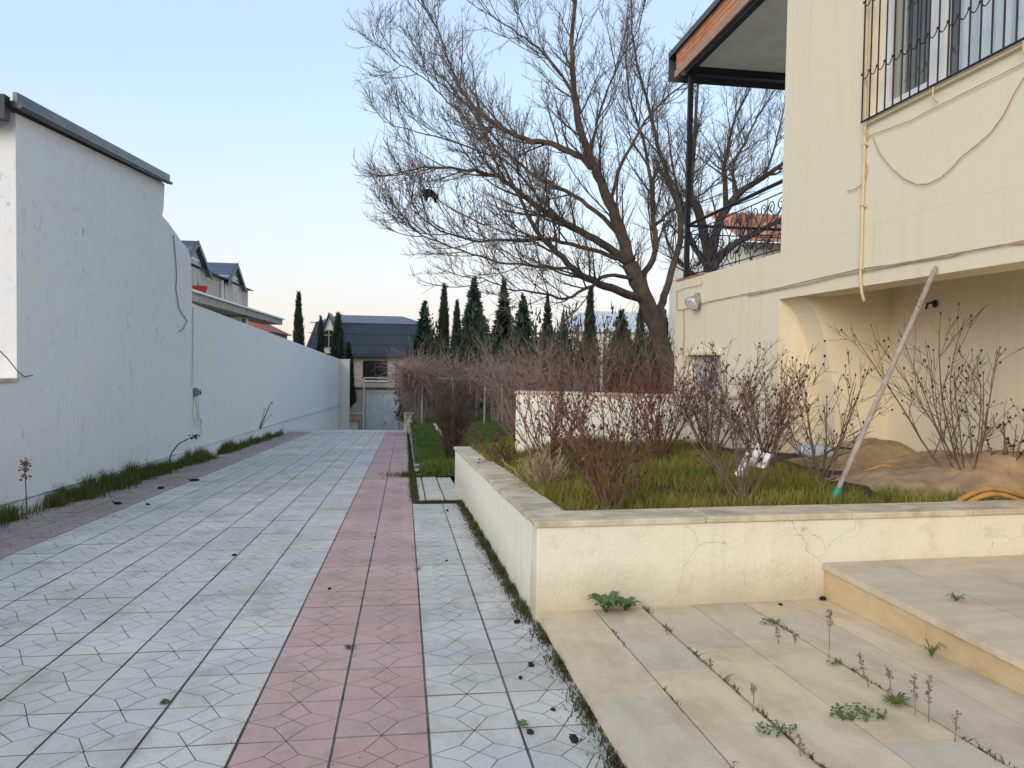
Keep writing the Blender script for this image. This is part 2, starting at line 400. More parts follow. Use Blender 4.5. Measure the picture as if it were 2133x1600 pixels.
TV, TF, TM = tile_geo()
def tile_mesh(name, m):
    me = bpy.data.meshes.new(name); me.from_pydata(TV, [], TF); me.materials.append(m); me.materials.append(M['joint'])
    me.polygons.foreach_set('material_index', TM); me.update(); return me
TMESH = {0: tile_mesh('grey_paving_tile', M['tile']), 1: tile_mesh('pink_paving_tile', M['tile_pink']), 2: tile_mesh('worn_paving_tile', M['tile_old'])}
def build_drive():
    mb = MB(); xs = (-4.62, TX0+2*TILE-.02); ys = [-3, 0, 10, 20, 28] + [CREST+.4*k for k in range(11)] + [36, 42, 50, 57]
    for y in ys:
        x1 = xs[1] if y <= 10 else TX0+.004
        mb.v += [(xs[0], y, zd(y)-.012), (x1, y, zd(y)-.012)]
    for j in range(len(ys)-1): mb.f.append((2*j, 2*j+1, 2*j+3, 2*j+2))
    dr = tag(mb.build('driveway', M['joint']), kind='structure')
    near, far = [], []
    for r in range(6, 73):
        yc = (r+.5)*TILE
        for c in range(-12, 2):
            xc = TX0 + (c+.5)*TILE
            if c >= 0 and yc > 9.85: continue
            if xc - TILE/2 < xw(yc) - .2: continue
            pink = 2 if c < -9 else (1 if c in (-1, -2) else 0)
            d = Vector((xc, yc, zd(yc))) - CAM; u = d.dot(_r)/d.dot(_f)*F_PX; w = -d.dot(_u)/d.dot(_f)*F_PX
            vis = abs(u) < 1066+60 and abs(w) < 860 and not (c == 1 and yc < 4.5)
            (near if vis else far).append((d.length, xc, yc, pink))
    near.sort(); parts = near[:300]; rest = near[300:] + far
    for d, xc, yc, pk in parts:
        o = bpy.data.objects.new('paving_tile', TMESH[pk]); COL.objects.link(o); o.parent = dr
        o.location = (xc, yc, zd(yc) + random.uniform(-.0014, .0014))
        o.rotation_euler = (-math.atan(S) + random.uniform(-.004, .004), random.uniform(-.004, .004), random.uniform(-.003, .003))
    for pk in (0, 1, 2):
        L = [t for t in rest if t[3] == pk]; tv = np.array(TV); nv = len(tv); V = []; Fc = []; Mi = []
        for k, (d, xc, yc, _) in enumerate(L):
            w = tv.copy(); w[:, 2] += zd(yc) + random.uniform(-.001, .001) - S*w[:, 1]; w[:, 0] += xc; w[:, 1] += yc; V.append(w)
            Fc.append(np.array(TF) + k*nv); Mi += TM
        o = numesh('far_paving', np.concatenate(V), np.concatenate(Fc), TMESH[pk].materials[0], dr)
        o.data.materials.append(M['joint']); o.data.polygons.foreach_set('material_index', Mi); tag(o, kind='stuff')
    # beyond the crest
    mb = MB(); ys = [CREST-.2+.35*k for k in range(13)] + [38, 44, 50, 57]
    for y in ys: mb.v += [(-4.6, y, zd(y)-.004), (TX0, y, zd(y)-.004)]
    for j in range(len(ys)-1): mb.f.append((2*j, 2*j+1, 2*j+3, 2*j+2))
    mb.build('ramp_surface', M['tile'], dr)
build_drive()

# ---- lawn to the right of the drive, beyond the planter
def build_lawn():
    xs = [.22, .5, .8, 1.2, 2, 3, 4, 6, 9, 14, 22, 40]; ys = [12.95, 14, 16, 18, 21, 24, 28, 32, 36, 40, 46, 60]
    mb = MB()
    for y in ys:
        for x in xs: mb.v.append((x, y, zlawn(x, y) + random.uniform(-.02, .02)))
    n = len(xs)
    for j in range(len(ys)-1):
        for i in range(n-1): mb.f.append((j*n+i, j*n+i+1, (j+1)*n+i+1, (j+1)*n+i))
    tag(mb.build('lawn', M['ground']), kind='structure')
    # soil strip round the house, behind the planter
    mb = MB(); mb.box(.85, 4.3, 11.4, 12.62, -1.5, zd(12.6)-.01); mb.box(4.25, 9, 9, 30, -2.2, -.75)
    tag(mb.build('flower_border_soil', M['soil']), kind='structure')
build_lawn()
# ---- pale slabs beside the drive and the kerb stones
def build_side_path():
    root = tag(MB().box(.20, .84, 9.98, 13.0, -1.2, zd(11.4)-.11).build('side_path', M['soil']), kind='structure')
    y = 10.12
    for r in range(6):
        for c, (x0, x1) in enumerate(((.215, .30), (.315, .56), (.575, .815))):
            y1 = y+.47; g = random.uniform(-.008, .008)
            a = .004+random.random()*.006
            mb = MB().hexa([(x0+a, y, zd(y)-.10), (x1-a, y, zd(y)-.10), (x1-a, y1, zd(y1)-.10), (x0+a, y1, zd(y1)-.10),
                            (x0+a, y, zd(y)+.012+g), (x1-a, y, zd(y)+.012+g), (x1-a, y1, zd(y1)+.012+g), (x0+a, y1, zd(y1)+.012+g)])
            mb.build('path_slab', M['pale_slab'], root, bevel=.004)
        y += .49
    k = tag(MB().box(.205, .3, 13.05, 27.8, -2.0, -1.45).build('kerb', M['soil']), kind='structure')
    y = 13.1
    while y < 27.6:
        y1 = y+.78; h = .035+random.uniform(-.02, .03)
        MB().hexa([(.205, y, zd(y)-.2), (.33, y, zd(y)-.2), (.33, y1, zd(y1)-.2), (.205, y1, zd(y1)-.2),
                   (.205, y, zd(y)+h), (.33, y, zd(y)+h), (.33, y1, zd(y1)+h), (.205, y1, zd(y1)+h)]).build('kerb_stone', M['kerb'], k, bevel=.01)
        y += .80
    p = thing('kerb_post', 'short white plastered post at the far right end of the drive', 'post')
    b = MB().box(.0, .32, 28.9, 29.3, -2.2, -.72).build('shaft', M['white_end'], p, bevel=.01)
    MB().box(-.03, .35, 28.86, 29.34, -.72, -.66).build('cap', M['white_end'], p, bevel=.01)
build_side_path()

# ---- terrace of limestone slabs in front of the planter, with an upper level
ZT = lambda y: -S*y + .078
def yf(x): return 4.60 + .05*(x-.84)             # face of the front planter wall
UP = 2.86                                        # edge of the upper level
ZU = .10
def build_terrace():
    base = MB()
    base.hexa([(.87, .6, -.3), (UP+.1, .6, -.3), (UP+.1, 4.9, -.45), (.87, 4.6, -.45), (.87, .6, ZT(.6)-.012), (UP+.1, .6, ZT(.6)-.012), (UP+.1, 4.9, ZT(4.9)-.012), (.87, 4.6, ZT(4.6)-.012)])
    tr = tag(base.build('terrace', M['joint']), kind='structure')
    cols = [(.855, 1.22), (1.226, 1.55), (1.562, 1.90), (1.903, 2.255), (2.265, 2.60), (2.603, UP)]
    for c, (x0, x1) in enumerate(cols):
        y = .6 - .23*c % .6
        while y < yf(x0)-.02:
            L = random.choice((.55, .62, .72, .9)); y1 = min(y+L, yf((x0+x1)/2)+.02)
            if yf(x0)-y1 < .2: y1 = yf((x0+x1)/2)+.02
            g = .0018; h = random.uniform(-.0006, .0006)
            MB().hexa([(x0+g, y+g, ZT(y)-.05), (x1-g, y+g, ZT(y)-.05), (x1-g, y1-g, ZT(y1)-.05), (x0+g, y1-g, ZT(y1)-.05),
                       (x0+g, y+g, ZT(y)+h), (x1-g, y+g, ZT(y)+h), (x1-g, y1-g, ZT(y1)+h), (x0+g, y1-g, ZT(y1)+h)]).build('terrace_slab', M['slab'], tr)
            y = y1
    # rough edge towards the drive, slab by slab
    y = .6
    while y < 4.55:
        y1 = min(y + random.uniform(.45, .8), 4.59)
        MB().hexa([(.868, y, zd(y)-.1), (.90, y, zd(y)-.1), (.90, y1-.003, zd(y1)-.1), (.868, y1-.003, zd(y1)-.1),
                   (.868, y, ZT(y)-.051), (.90, y, ZT(y)-.051), (.90, y1-.003, ZT(y1)-.051), (.868, y1-.003, ZT(y1)-.051)]).build('edge_stone', M['coping'], tr)
        y = y1
    ub = MB().box(UP+.03, 6.2, .4, 5.3, -.5, ZU-.045)
    ut = tag(ub.build('upper_terrace', M['joint']), kind='structure')
    y = yf(UP)+.04; k = 0
    while y > .6:                                # riser slabs
        L = (1.05, .82, .9, .95, .9)[k % 5]; y1 = y-L; k += 1
        MB().box(UP+.004, UP+.031, y1+.002, y-.002, -.3, ZU-.043).build('riser_slab', M['riser'], ut)
        y = y1
    MB().box(UP+.003, UP+.034, yf(UP)+.02, yf(UP)-.10+.0, -.3, ZU-.044)
    cols = [(UP-.012, 3.32), (3.327, 3.80), (3.805, 4.28), (4.285, 4.76), (4.765, 5.24), (5.245, 5.7)]
    for c, (x0, x1) in enumerate(cols):
        y = yf(x0)+.06 + (.0 if c else 0); first = True
        while y > .6:
            L = ((.92, .78, .9, .8, 1) if c == 0 else random.sample((.7, .95, 1.1, .85, .9), 5))[0 if first else random.randint(1, 4)]
            if first and c: L *= random.uniform(.5, 1)
            y1 = y-L; g = .0019; h = random.uniform(-.0008, .0008); first = False
            MB().box(x0+g, x1-g, y1+g, y-g, ZU-.042, ZU+h).build('terrace_slab', M['slab_up'], ut)
            y = y1
build_terrace()

# ================================================================== PLANTER
def xl(y): return .842 - .010*(y-4.6)            # outer left face
CT = .66                                          # coping top above the drive
def zc_left(y): return -S*y + CT
ZCF = zc_left(4.6)
def zsoil(x, y):
    a = zc_left(min(y, 11.5)) - .03; b = .405 + .012*(y-5)
    t = max(0, min(1, (x-1.1)/1.3)); t = t*t*(3-2*t); return a*(1-t) + b*t
def build_planter():
    pl = thing('planter', 'large raised planter with cracked cream walls and a worn stone coping', 'planter', loc=(.84, 4.6, zd(4.6)))
    pl.location = (0, 0, 0)
    w = MB(); x1 = 5.6
    w.hexa([(xl(4.6), yf(.84), -.6), (x1, yf(x1), -.6), (x1, yf(x1)+.24, -.6), (xl(4.6), yf(.84)+.24, -.6),
            (xl(4.6), yf(.84), ZCF-.042), (x1, yf(x1), ZCF-.042), (x1, yf(x1)+.24, ZCF-.042), (xl(4.6), yf(.84)+.24, ZCF-.042)])
    w.build('front_wall', M['planter'], pl, bevel=.008)
    w = MB(); y0, y1 = yf(.84)+.241, 11.1
    w.hexa([(xl(y0)+.002, y0, -1), (xl(y0)+.24, y0, -1), (xl(y1)+.24, y1, -1), (xl(y1)+.002, y1, -1),
            (xl(y0)+.002, y0, zc_left(y0)-.042), (xl(y0)+.24, y0, zc_left(y0)-.042), (xl(y1)+.24, y1, zc_left(y1)-.042), (xl(y1)+.002, y1, zc_left(y1)-.042)])
    w.build('side_wall', M['planter_side'], pl)
    w = MB(); w.box(xl(11.1)+.001, 2.4, 11.101, 11.34, -1, zc_left(11.3)-.042); w.build('end_wall', M['planter_side'], pl)
    # coping
    xs = [.815, 1.98, 3.06, 4.02, 5.6]
    for k in range(4):
        a, b = xs[k]+.002, xs[k+1]-.002; a0 = a if k else xl(4.6)-.022
        z = ZCF + (0.002 if k % 2 else 0); oy = -.018
        MB().hexa([(a0, yf(a0)+oy, z-.041), (b, yf(b)+oy, z-.041), (b, yf(b)+.30, z-.041), (a0, yf(a0)+.30, z-.041),
                   (a0, yf(a0)+oy, z), (b, yf(b)+oy, z), (b, yf(b)+.30, z), (a0, yf(a0)+.30, z)]).build('coping_slab', M['coping'], pl, bevel=.007)
    y = yf(.84)+.302
    while y < 11.3:
        y2 = min(y + random.uniform(.62, .95), 11.36)
        if 11.36-y2 < .3: y2 = 11.36
        h = random.uniform(-.003, .003)
        p = []
        for dz in (-.041, 0):
            p += [(xl(y)-.02, y+.002, zc_left(y)+dz+h), (xl(y)+.27, y+.002, zc_left(y)+dz+h), (xl(y2)+.27, y2-.002, zc_left(y2)+dz+h), (xl(y2)-.02, y2-.002, zc_left(y2)+dz+h)]
        MB().hexa(p).build('coping_slab', M['coping'], pl, bevel=.007); y = y2
    MB().box(xl(11.2)+.272, 2.42, 11.07, 11.36, zc_left(11.2)-.041, zc_left(11.2)).build('coping_slab', M['coping'], pl, bevel=.007)
    # soil
    xs = np.linspace(1.0, 5.5, 26); ys = np.linspace(4.84, 11.1, 34); mb = MB()
    for y in ys:
        for x in xs: mb.v.append((x, max(y, yf(x)+.2), zsoil(x, y) - .02 + random.uniform(-.02, .015)))
    n = len(xs)
    for j in range(len(ys)-1):
        for i in range(n-1): mb.f.append((j*n+i, j*n+i+1, (j+1)*n+i+1, (j+1)*n+i))
    tag(mb.build('planter_soil', M['soil'], smooth=True), kind='structure')
build_planter()
W2A, W2B, W2T = Vector((1.42, 9.45)), Vector((4.62, 8.30)), 1.055
def build_garden_wall():
    g = thing('garden_wall', 'low whitewashed garden wall with flat coping behind the rose bushes', 'wall')
    d = (W2B-W2A).normalized(); n = Vector((-d.y, d.x))
    def strip(t0, t1, off0, off1, z0, z1):
        a, b = W2A + d*t0, W2A + d*t1; p = []
        for z in (z0, z1):
            for q, o in ((a, off0), (b, off0), (b, off1), (a, off1)): p.append((q.x+n.x*o, q.y+n.y*o, z))
        return MB().hexa(p)
    L = (W2B-W2A).length
    strip(0, L, 0, .24, -.4, W2T-.035).build('wall', M['planter_side'], g, bevel=.008)
    t = -.02
    while t < L-.05:
        t2 = min(t+.98, L); strip(t+.002, t2-.002, -.02, .26, W2T-.034, W2T).build('coping_slab', M['coping'], g, bevel=.006); t = t2
build_garden_wall()

# ================================================================== LEFT SIDE: garage wall, boundary wall, low wall
def wallpt(p, off): return Vector((xw(p[0]) + off, p[0], p[1]))
def build_left():
    g = thing('garage', 'tall white plastered garage wall with a dark metal roof edge', 'garage')
    px = [(343, 383), (341, 430), (338, 450), (350, 463), (361, 478), (378, 503), (392, 519), (398, 540), (400, 632)]
    prof = [(9.4, -1.2), (16.38, -1.6)] + [(q.y, q.z) for q in (atW(*p) for p in reversed(px))] + [(9.4, 4.20)]
    MB().prism([wallpt(p, 0) for p in prof], (-.3, 0, 0), (0, 0, 0)).build('side_wall', M['white'], g)
    MB().box(-10, -4.771, 9.4, 9.7, -1.2, 4.1).build('end_wall', M['white'], g)
    a, b = atW(32, 222), atW(343, 377)
    za, zb = a.z, b.z; ya, yb = 9.25, 14.66
    rf = MB().hexa([(-10, ya, za-.02), (xw(ya)+.06, ya, za-.02), (xw(yb)+.06, yb, zb-.02), (-10, yb, zb-.02), (-10, ya, za+.02), (xw(ya)+.06, ya, za+.02), (xw(yb)+.06, yb, zb+.02), (-10, yb, zb+.02)]).build('roof', M['roof_metal'], g)
    for k in range(3):
        y0, y1 = ya+(yb-ya)*k/3, ya+(yb-ya)*(k+1)/3; z0, z1 = za+(zb-za)*k/3, za+(zb-za)*(k+1)/3
        p = []
        for dz in (-.05, .12):
            p += [(xw(y0)+.04, y0+.004, z0+dz), (xw(y0)+.085, y0+.004, z0+dz), (xw(y1)+.085, y1-.004, z1+dz), (xw(y1)+.04, y1-.004, z1+dz)]
        MB().hexa(p).build('fascia_strip', M['roof_metal'], g)
        MB().tube([(xw(y0)+.105, y0+.004, z0-.03), (xw(y1)+.105, y1-.004, z1-.03)], .03, 8).build('gutter', M['roof_metal'], rf)
    MB().box(-10, xw(9.3)+.02, 9.12, 9.24, za-.22, za+.05).build('eave_board', M['black'], g)
    w = thing('boundary_wall', 'long whitewashed boundary wall running down the left of the drive', 'wall')
    p0, p1 = atW(400, 632), atW(707, 748)
    prof = [(16.384, -1.6), (27, -2.2), (33, -2.6), (p1.y, -5), (p1.y, p1.z), (p0.y+.004, p0.z)]
    MB().prism([wallpt(p, 0) for p in prof], (-.25, 0, 0), (-.004, 0, 0)).build('wall', M['white'], w)
    MB().box(xw(48.7)-.24, xw(48.7)+.62, 48.72, 49.3, -5, 1.24).build('end_pillar', M['white_end'], w, bevel=.01)
    MB().box(xw(48.7)-.26, xw(48.7)+.66, 48.69, 49.33, 1.241, 1.32).build('pillar_cap', M['white_end'], w, bevel=.01)
    l = thing('low_wall', 'low white wall with a grimy ledge at the left edge of the picture', 'wall')
    MB().prism([wallpt(p, .012) for p in ((1, -1), (9.392, -1.2), (9.392, 1.10), (1, 1.10))], (-.22, 0, 0), (0, 0, 0)).build('wall', M['white'], l)
    MB().prism([wallpt(p, .03) for p in ((1, 1.102), (9.394, 1.102), (9.394, 1.15), (1, 1.15))], (-.26, 0, 0), (0, 0, 0)).build('ledge', M['coping'], l, bevel=.005)
    # water pipe along the foot of the wall
    pts = [atW(*q) for q in ((-120, 1085), (0, 1050), (100, 1021), (250, 979), (400, 935), (500, 905), (583, 879), (650, 860), (707, 844))]
    t = MB().tube([p + Vector((.03, 0, 0)) for p in pts], .017, 8).build('water_pipe', M['pipe_white'], smooth=True)
    tag(t, 'thin white water pipe running along the foot of the white wall', 'pipe')
    # plinth under the pipe
    def zp(y): return -.26 + (-1.64+.26)*(y-9.02)/(48.94-9.02)
    pr = [(1, -1.0), (29, -2.4), (29, zp(29)-.03), (1, zp(1)-.03)]
    tag(MB().prism([wallpt(p, .05) for p in pr], (-.035, 0, 0), (0, 0, 0)).build('plinth', M['white']), 'narrow whitewashed plinth below the pipe on the left wall', 'plinth')
    # electrical box, conduit, hanging wires
    e = thing('junction_box', 'small grimy junction box with dangling wires on the white wall', 'junction box')
    c = atW(405, 817)
    MB().box(c.x, c.x+.07, c.y-.10, c.y+.02, c.z-.09, c.z+.09).build('box', M['grey_cable'], e, bevel=.008)
    MB().box(c.x, c.x+.09, c.y+.05, c.y+.19, c.z-.07, c.z+.06).build('socket', M['lamp_metal'], e, bevel=.01)
    MB().ball((c.x+.08, c.y+.12, c.z-.02), .035, seg=8, rings=6).build('socket_hole', M['black'], e, True)
    for k, q in enumerate(([(400, 830), (398, 860), (401, 880), (410, 878), (407, 860), (405, 830)], [(409, 830), (412, 870), (418, 878), (414, 888), (404, 884), (410, 860)], [(414, 872), (417, 905)])):
        MB().tube([atW(*p)+Vector((.03, 0, 0)) for p in q], .006, 4).build('wire', M['lamp_metal'], e)
    tag(MB().tube([atW(*p)+Vector((.015, 0, 0)) for p in ((401, 640), (401, 720), (399, 805))], .018, 6).build('wall_conduit', M['pipe_white']), 'thin vertical conduit rising from the junction box up the white wall', 'conduit')
    tag(MB().tube([atW(*p)+Vector((.02, 0, 0)) for p in ((359, 490), (364, 545), (366, 575), (364, 600), (370, 640), (378, 655), (388, 668), (380, 685), (371, 691))], .010, 4).build('loose_cable', M['grey_cable']), 'loose grey cable hanging down the white wall below the broken edge', 'cable')
    tag(MB().tube([atW(*p)+Vector((.03, 0, 0)) for p in ((-10, 728), (8, 745), (30, 772), (45, 785), (62, 782))], .008, 4).build('loose_cable', M['grey_cable']), 'thin loose wire looping over the ledge of the low wall', 'cable')
build_left()

# ================================================================== HOUSES BEHIND
def build_neighbour():
    X = -9.5; Q = lambda px, py: atX(px, py, X)
    h = thing('neighbour_house', 'cream clad house with blue shingled gables behind the white wall', 'house')
    MB().box(-17, X, 28, 47.2, -2, 5.35).build('wall', M['stone_house'], h)
    for k in range(9):                            # cladding boards
        MB().box(X+.001, X+.03, 28.02, 47.18, 3.98+.155*k, 3.98+.155*k+.14).build('cladding_board', M['stone_house'], h)
    rf = MB()
    rf.hexa([(-17.3, 27.7, 5.4), (X+.35, 27.7, 5.4), (X+.35, 47.5, 5.4), (-17.3, 47.5, 5.4), (-13.5, 31, 6.35), (-12.6, 31, 6.35), (-12.6, 44, 6.35), (-13.5, 44, 6.35)])
    rf.build('roof', M['shingle'], h)
    for ya in (35.1, 43.0):
        hw, za, ze = 2.3, 6.5, 5.2
        d = MB().prism([(X+.12, ya-hw+.2, 3.9), (X+.12, ya+hw-.2, 3.9), (X+.12, ya+hw-.2, ze), (X+.12, ya, za-.12), (X+.12, ya-hw+.2, ze)], (-4, 0, 0), (0, 0, 0)).build('gable', M['stone_house'], h)
        for s in (-1, 1):
            # curved shingle rows on each slope
            for r in range(6):
                t0, t1 = r/6, (r+1)/6; cz = lambda t: za - (za-ze)*t + .16*math.sin(math.pi*t)*-1
                y0, y1 = ya+s*hw*t0, ya+s*hw*t1
                MB().hexa([(X-3.4, y0, cz(t0)-.04), (X+.28, y0, cz(t0)-.04), (X+.28, y1, cz(t1)-.04), (X-3.4, y1, cz(t1)-.04),
                           (X-3.4, y0, cz(t0)+.03), (X+.28, y0, cz(t0)+.03), (X+.28, y1, cz(t1)+.06), (X-3.4, y1, cz(t1)+.06)]).build('shingle_row', M['shingle'], h)
            MB().hexa([(X+.281, ya, za-.20), (X+.34, ya, za-.20), (X+.34, ya+s*hw, ze-.16), (X+.281, ya+s*hw, ze-.16),
                       (X+.281, ya, za+.05), (X+.34, ya, za+.05), (X+.34, ya+s*hw, ze+.09), (X+.281, ya+s*hw, ze+.09)]).build('barge_board', M['roof_dark'], h)
        w = MB().box(X+.13, X+.18, ya-.75, ya+.75, 4.0, 5.75).build('window', M['pvc'], h)
        for s in (-.72, .04): MB().box(X+.181, X+.19, ya+s+.04, ya+s+.64, 4.08, 5.68).build('pane', M['glass_dark'], w)
    MB().tube([(X+.15, 40.2, 3.9), (X+.15, 40.2, 5.3)], .07, 8).build('downpipe', M['pvc'], h)
    b = MB().box(X, X+1.3, 27.5, 52, 3.55, 3.88).build('balcony', M['concrete'], h)
    MB().box(X, X+1.42, 27.4, 52.1, 3.881, 3.97).build('balcony_edge', M['pvc'], b)
    MB().box(X+.05, X+.9, 41, 43, 3.0, 3.5).build('air_conditioner', M['pvc'], h)
    MB().box(X+.9, X+.93, 41.2, 42.2, 3.05, 3.45).build('fan_grille', M['black'], h)
    p = thing('red_basin', 'red plastic basin on the neighbour house balcony', 'basin')
    c = atX(416, 621, X+1.25)
    mb = MB(); n = 12
    for z, r in ((3.975, .22), (4.20, .30), (4.22, .32), (4.20, .27), (4.0, .20)):
        for k in range(n): mb.v.append((c.x+r*math.cos(2*math.pi*k/n), c.y+r*math.sin(2*math.pi*k/n), z))
    for j in range(4):
        for k in range(n): mb.f.append((j*n+k, j*n+(k+1) % n, (j+1)*n+(k+1) % n, (j+1)*n+k))
    mb.f.append(tuple(range(4*n, 5*n))); mb.build('bowl', M['red_pot'], p)
    MB().tube([(c.x+.05, c.y-.42, 3.975), (c.x+.05, c.y-.42, 4.3)], .02, 5).build('handle', M['black'], p)
    # low house with a red roof, further down
    r = thing('red_roof_house', 'low house with a dark red roof beyond the balcony', 'house')
    MB().box(-15, -9.4, 54, 62, -4, 3.1).build('wall', M['white_end'], r)
    rr = MB()
    rr.hexa([(-15.4, 53.6, 3.1), (-9.0, 53.6, 3.1), (-9.0, 62.4, 3.1), (-15.4, 62.4, 3.1), (-12.3, 56, 4.7), (-12.1, 56, 4.7), (-12.1, 60, 4.7), (-12.3, 60, 4.7)])
    rr.build('roof', M['red_roof'], r)
build_neighbour()

def build_far_house():
    Y = 60.0; Q = lambda px, py: atY(px, py, Y)
    h = thing('far_house', 'stone house with a dark mansard roof and pale blue gate at the end', 'house')
    x0, x1 = Q(641, 738).x, Q(905, 738).x; ze = Q(760, 740).z; zb = Q(760, 672).z; zt = Q(760, 656).z
    MB().box(x0+.3, x1-.3, Y, Y+9, -6, ze).build('wall', M['stone_house'], h)
    rf = MB().hexa([(x0-.3, Y-.45, ze), (x1+.3, Y-.45, ze), (x1+.3, Y+9.4, ze), (x0-.3, Y+9.4, ze), (x0+.5, Y+1.0, zb), (x1-.5, Y+1.0, zb), (x1-.5, Y+8, zb), (x0+.5, Y+8, zb)]).build('roof', M['roof_dark'], h)
    MB().hexa([(x0+.45, Y+.95, zb+.002), (x1-.45, Y+.95, zb+.002), (x1-.45, Y+8.05, zb+.002), (x0+.45, Y+8.05, zb+.002), (x0+2.0, Y+3.6, zt+.15), (x1-2.6, Y+3.6, zt+.15), (x1-2.6, Y+5.6, zt+.15), (x0+2.0, Y+5.6, zt+.15)]).build('upper_roof', M['roof_metal'], h)
    k = 0; x = x0
    while x < x1:                                 # standing seams and cross ribs of the sheet roof
        f = (x-x0)/(x1-x0); xt = x0+.5 + f*(x1-x0-1)
        MB().hexa([(x-.03, Y-.50, ze+.02), (x+.03, Y-.50, ze+.02), (x+.03, Y-.42, ze+.03), (x-.03, Y-.42, ze+.03), (xt-.03, Y+.95, zb), (xt+.03, Y+.95, zb), (xt+.03, Y+1.02, zb), (xt-.03, Y+1.02, zb)]).build('roof_rib', M['roof_dark'], rf)
        x += .30
    for t in (.33, .66, .98):
        z = ze+(zb-ze)*t; y = Y-.45+1.45*t; MB().box(x0+.05, x1-.05, y-.06, y+.02, z-.03, z+.03).build('roof_cross_rib', M['roof_dark'], rf)
    MB().box(x0-.4, x1+.4, Y-.62, Y-.46, ze-.12, ze+.10).build('gutter', M['roof_dark'], h)
    # dormer with an arched window
    a = Q(687, 652); l, r_ = Q(662, 722), Q(714, 722); zl = Q(687, 735).z
    MB().prism([(l.x+.15, Y-.62, ze-.7), (r_.x-.15, Y-.62, ze-.7), (r_.x-.15, Y-.62, l.z), (a.x, Y-.62, a.z-.25), (l.x+.15, Y-.62, l.z)], (0, 0, 0), (0, 3.2, 0)).build('dormer', M['white_end'], h)
    for q in (l, r_):
        MB().hexa([(a.x, Y-.85, a.z-.16), (q.x, Y-.85, q.z-.16), (q.x, Y+2.4, q.z-.16), (a.x, Y+2.4, a.z-.16), (a.x, Y-.85, a.z+.02), (q.x, Y-.85, q.z+.02), (q.x, Y+2.4, q.z+.02), (a.x, Y+2.4, a.z+.02)]).build('dormer_roof', M['roof_dark'], h)
    c = Q(687, 700); rr = .55
    arch = [(c.x-rr, Y-.66, c.z-1.0), (c.x+rr, Y-.66, c.z-1.0)] + [(c.x+rr*math.cos(t), Y-.66, c.z+.05+rr*.8*math.sin(t)) for t in np.linspace(0, math.pi, 9)]
    w = MB().prism(arch, (0, 0, 0), (0, .03, 0)).build('dormer_window', M['concrete'], h)
    arch2 = [(c.x+(p[0]-c.x)*.84, Y-.68, c.z+(p[2]-c.z)*.88) for p in arch]
    MB().prism(arch2, (0, 0, 0), (0, .015, 0)).build('pane', M['glass_dark'], w)
    MB().box(c.x-.03, c.x+.03, Y-.70, Y-.681, c.z-.9, c.z+.4).build('mullion', M['concrete'], w); MB().box(c.x-rr*.85, c.x+rr*.85, Y-.70, Y-.681, c.z+.02, c.z+.08).build('mullion', M['concrete'], w)
    # stone courses, window, downpipe
    zlow = Q(760, 806).z; z = ze-.02; nrow = 5; dh = (z-zlow)/nrow
    wa, wb = Q(757, 751), Q(806, 792)
    for i in range(nrow):
        zz0, zz1 = zlow+i*dh+.02, zlow+(i+1)*dh-.02; x = Q(726, 800).x - (.7 if i % 2 else 0)
        while x < x1-.4:
            xa, xb = x+.02, min(x+1.38, x1-.35)
            for s0, s1 in (((xa, min(xb, wa.x-.06)), (max(xa, wb.x+.06), xb)) if zz1 > wb.z-.05 and zz0 < wa.z else ((xa, xb),)):
                if s1-s0 > .08: MB().box(s0, s1, Y-.05, Y-.001, zz0, zz1).build('stone_block', M['stone_house'], h)
            x += 1.42
    w = MB().box(wa.x-.05, wb.x+.05, Y-.04, Y-.001, wb.z, wa.z).build('window', M['roof_dark'], h)
    xm = (wa.x+wb.x)/2
    for s0, s1 in ((wa.x+.03, xm-.04), (xm+.04, wb.x-.03)): MB().box(s0, s1, Y-.05, Y-.041, wb.z+.06, wa.z-.06).build('pane', M['glass_dark'], w)
    MB().box(wa.x-.1, wb.x+.1, Y-.16, Y-.052, wb.z-.14, wb.z-.02).build('window_sill', M['pvc'], h)
    xp = Q(826, 740).x; MB().tube([(xp, Y-.12, zlow), (xp, Y-.12, ze)], .06, 6).build('downpipe', M['roof_dark'], h)
    # front retaining wall with the gate
    g0, g1, gt = Q(766, 818).x, Q(832, 818).x, Q(800, 817).z; zl2 = Q(760, 808).z
    yw = Y-2.6
    MB().box(-5.2, g0-.05, yw, yw+.3, -5.5, zl2).build('front_wall', M['stone_house'], h)
    MB().box(g1+.05, 6, yw, yw+.3, -5.5, zl2).build('front_wall', M['stone_house'], h)
    MB().box(g0-.05, g1+.05, yw, yw+.3, gt+.02, zl2).build('front_wall', M['stone_house'], h)
    MB().box(-5.3, 6.1, yw-.08, yw+.34, zl2+.002, zl2+.12).build('wall_coping', M['roof_dark'], h)
    for i in range(6):
        for j in range(3):
            xx = -4.6+.46*j + (.2 if i % 2 else 0)
            if xx+.4 < g0-.08: MB().box(xx, xx+.42, yw-.03, yw-.001, -4.4+.5*i, -4.4+.5*i+.46).build('stone_block', M['stone_house'], h)
    gate = thing('garage_gate', 'pale blue two leaf metal gate below the far stone house', 'gate'); xm = (g0+g1)/2
    for a_, b_ in ((g0, xm-.01), (xm+.01, g1)):
        lf = MB().box(a_, b_, yw+.05, yw+.10, -5.0, gt).build('leaf', M['gate'], gate)
        zm = Q(800, 848).z; gw = (b_-a_)
        for zz0, zz1 in ((-4.6, zm-.08), (zm+.08, gt-.12)):
            for q in range(3):
                MB().box(a_+.06+q*gw/3, a_+gw*(q+1)/3-.03, yw+.03, yw+.049, zz0, zz1).build('raised_panel', M['gate'], lf)
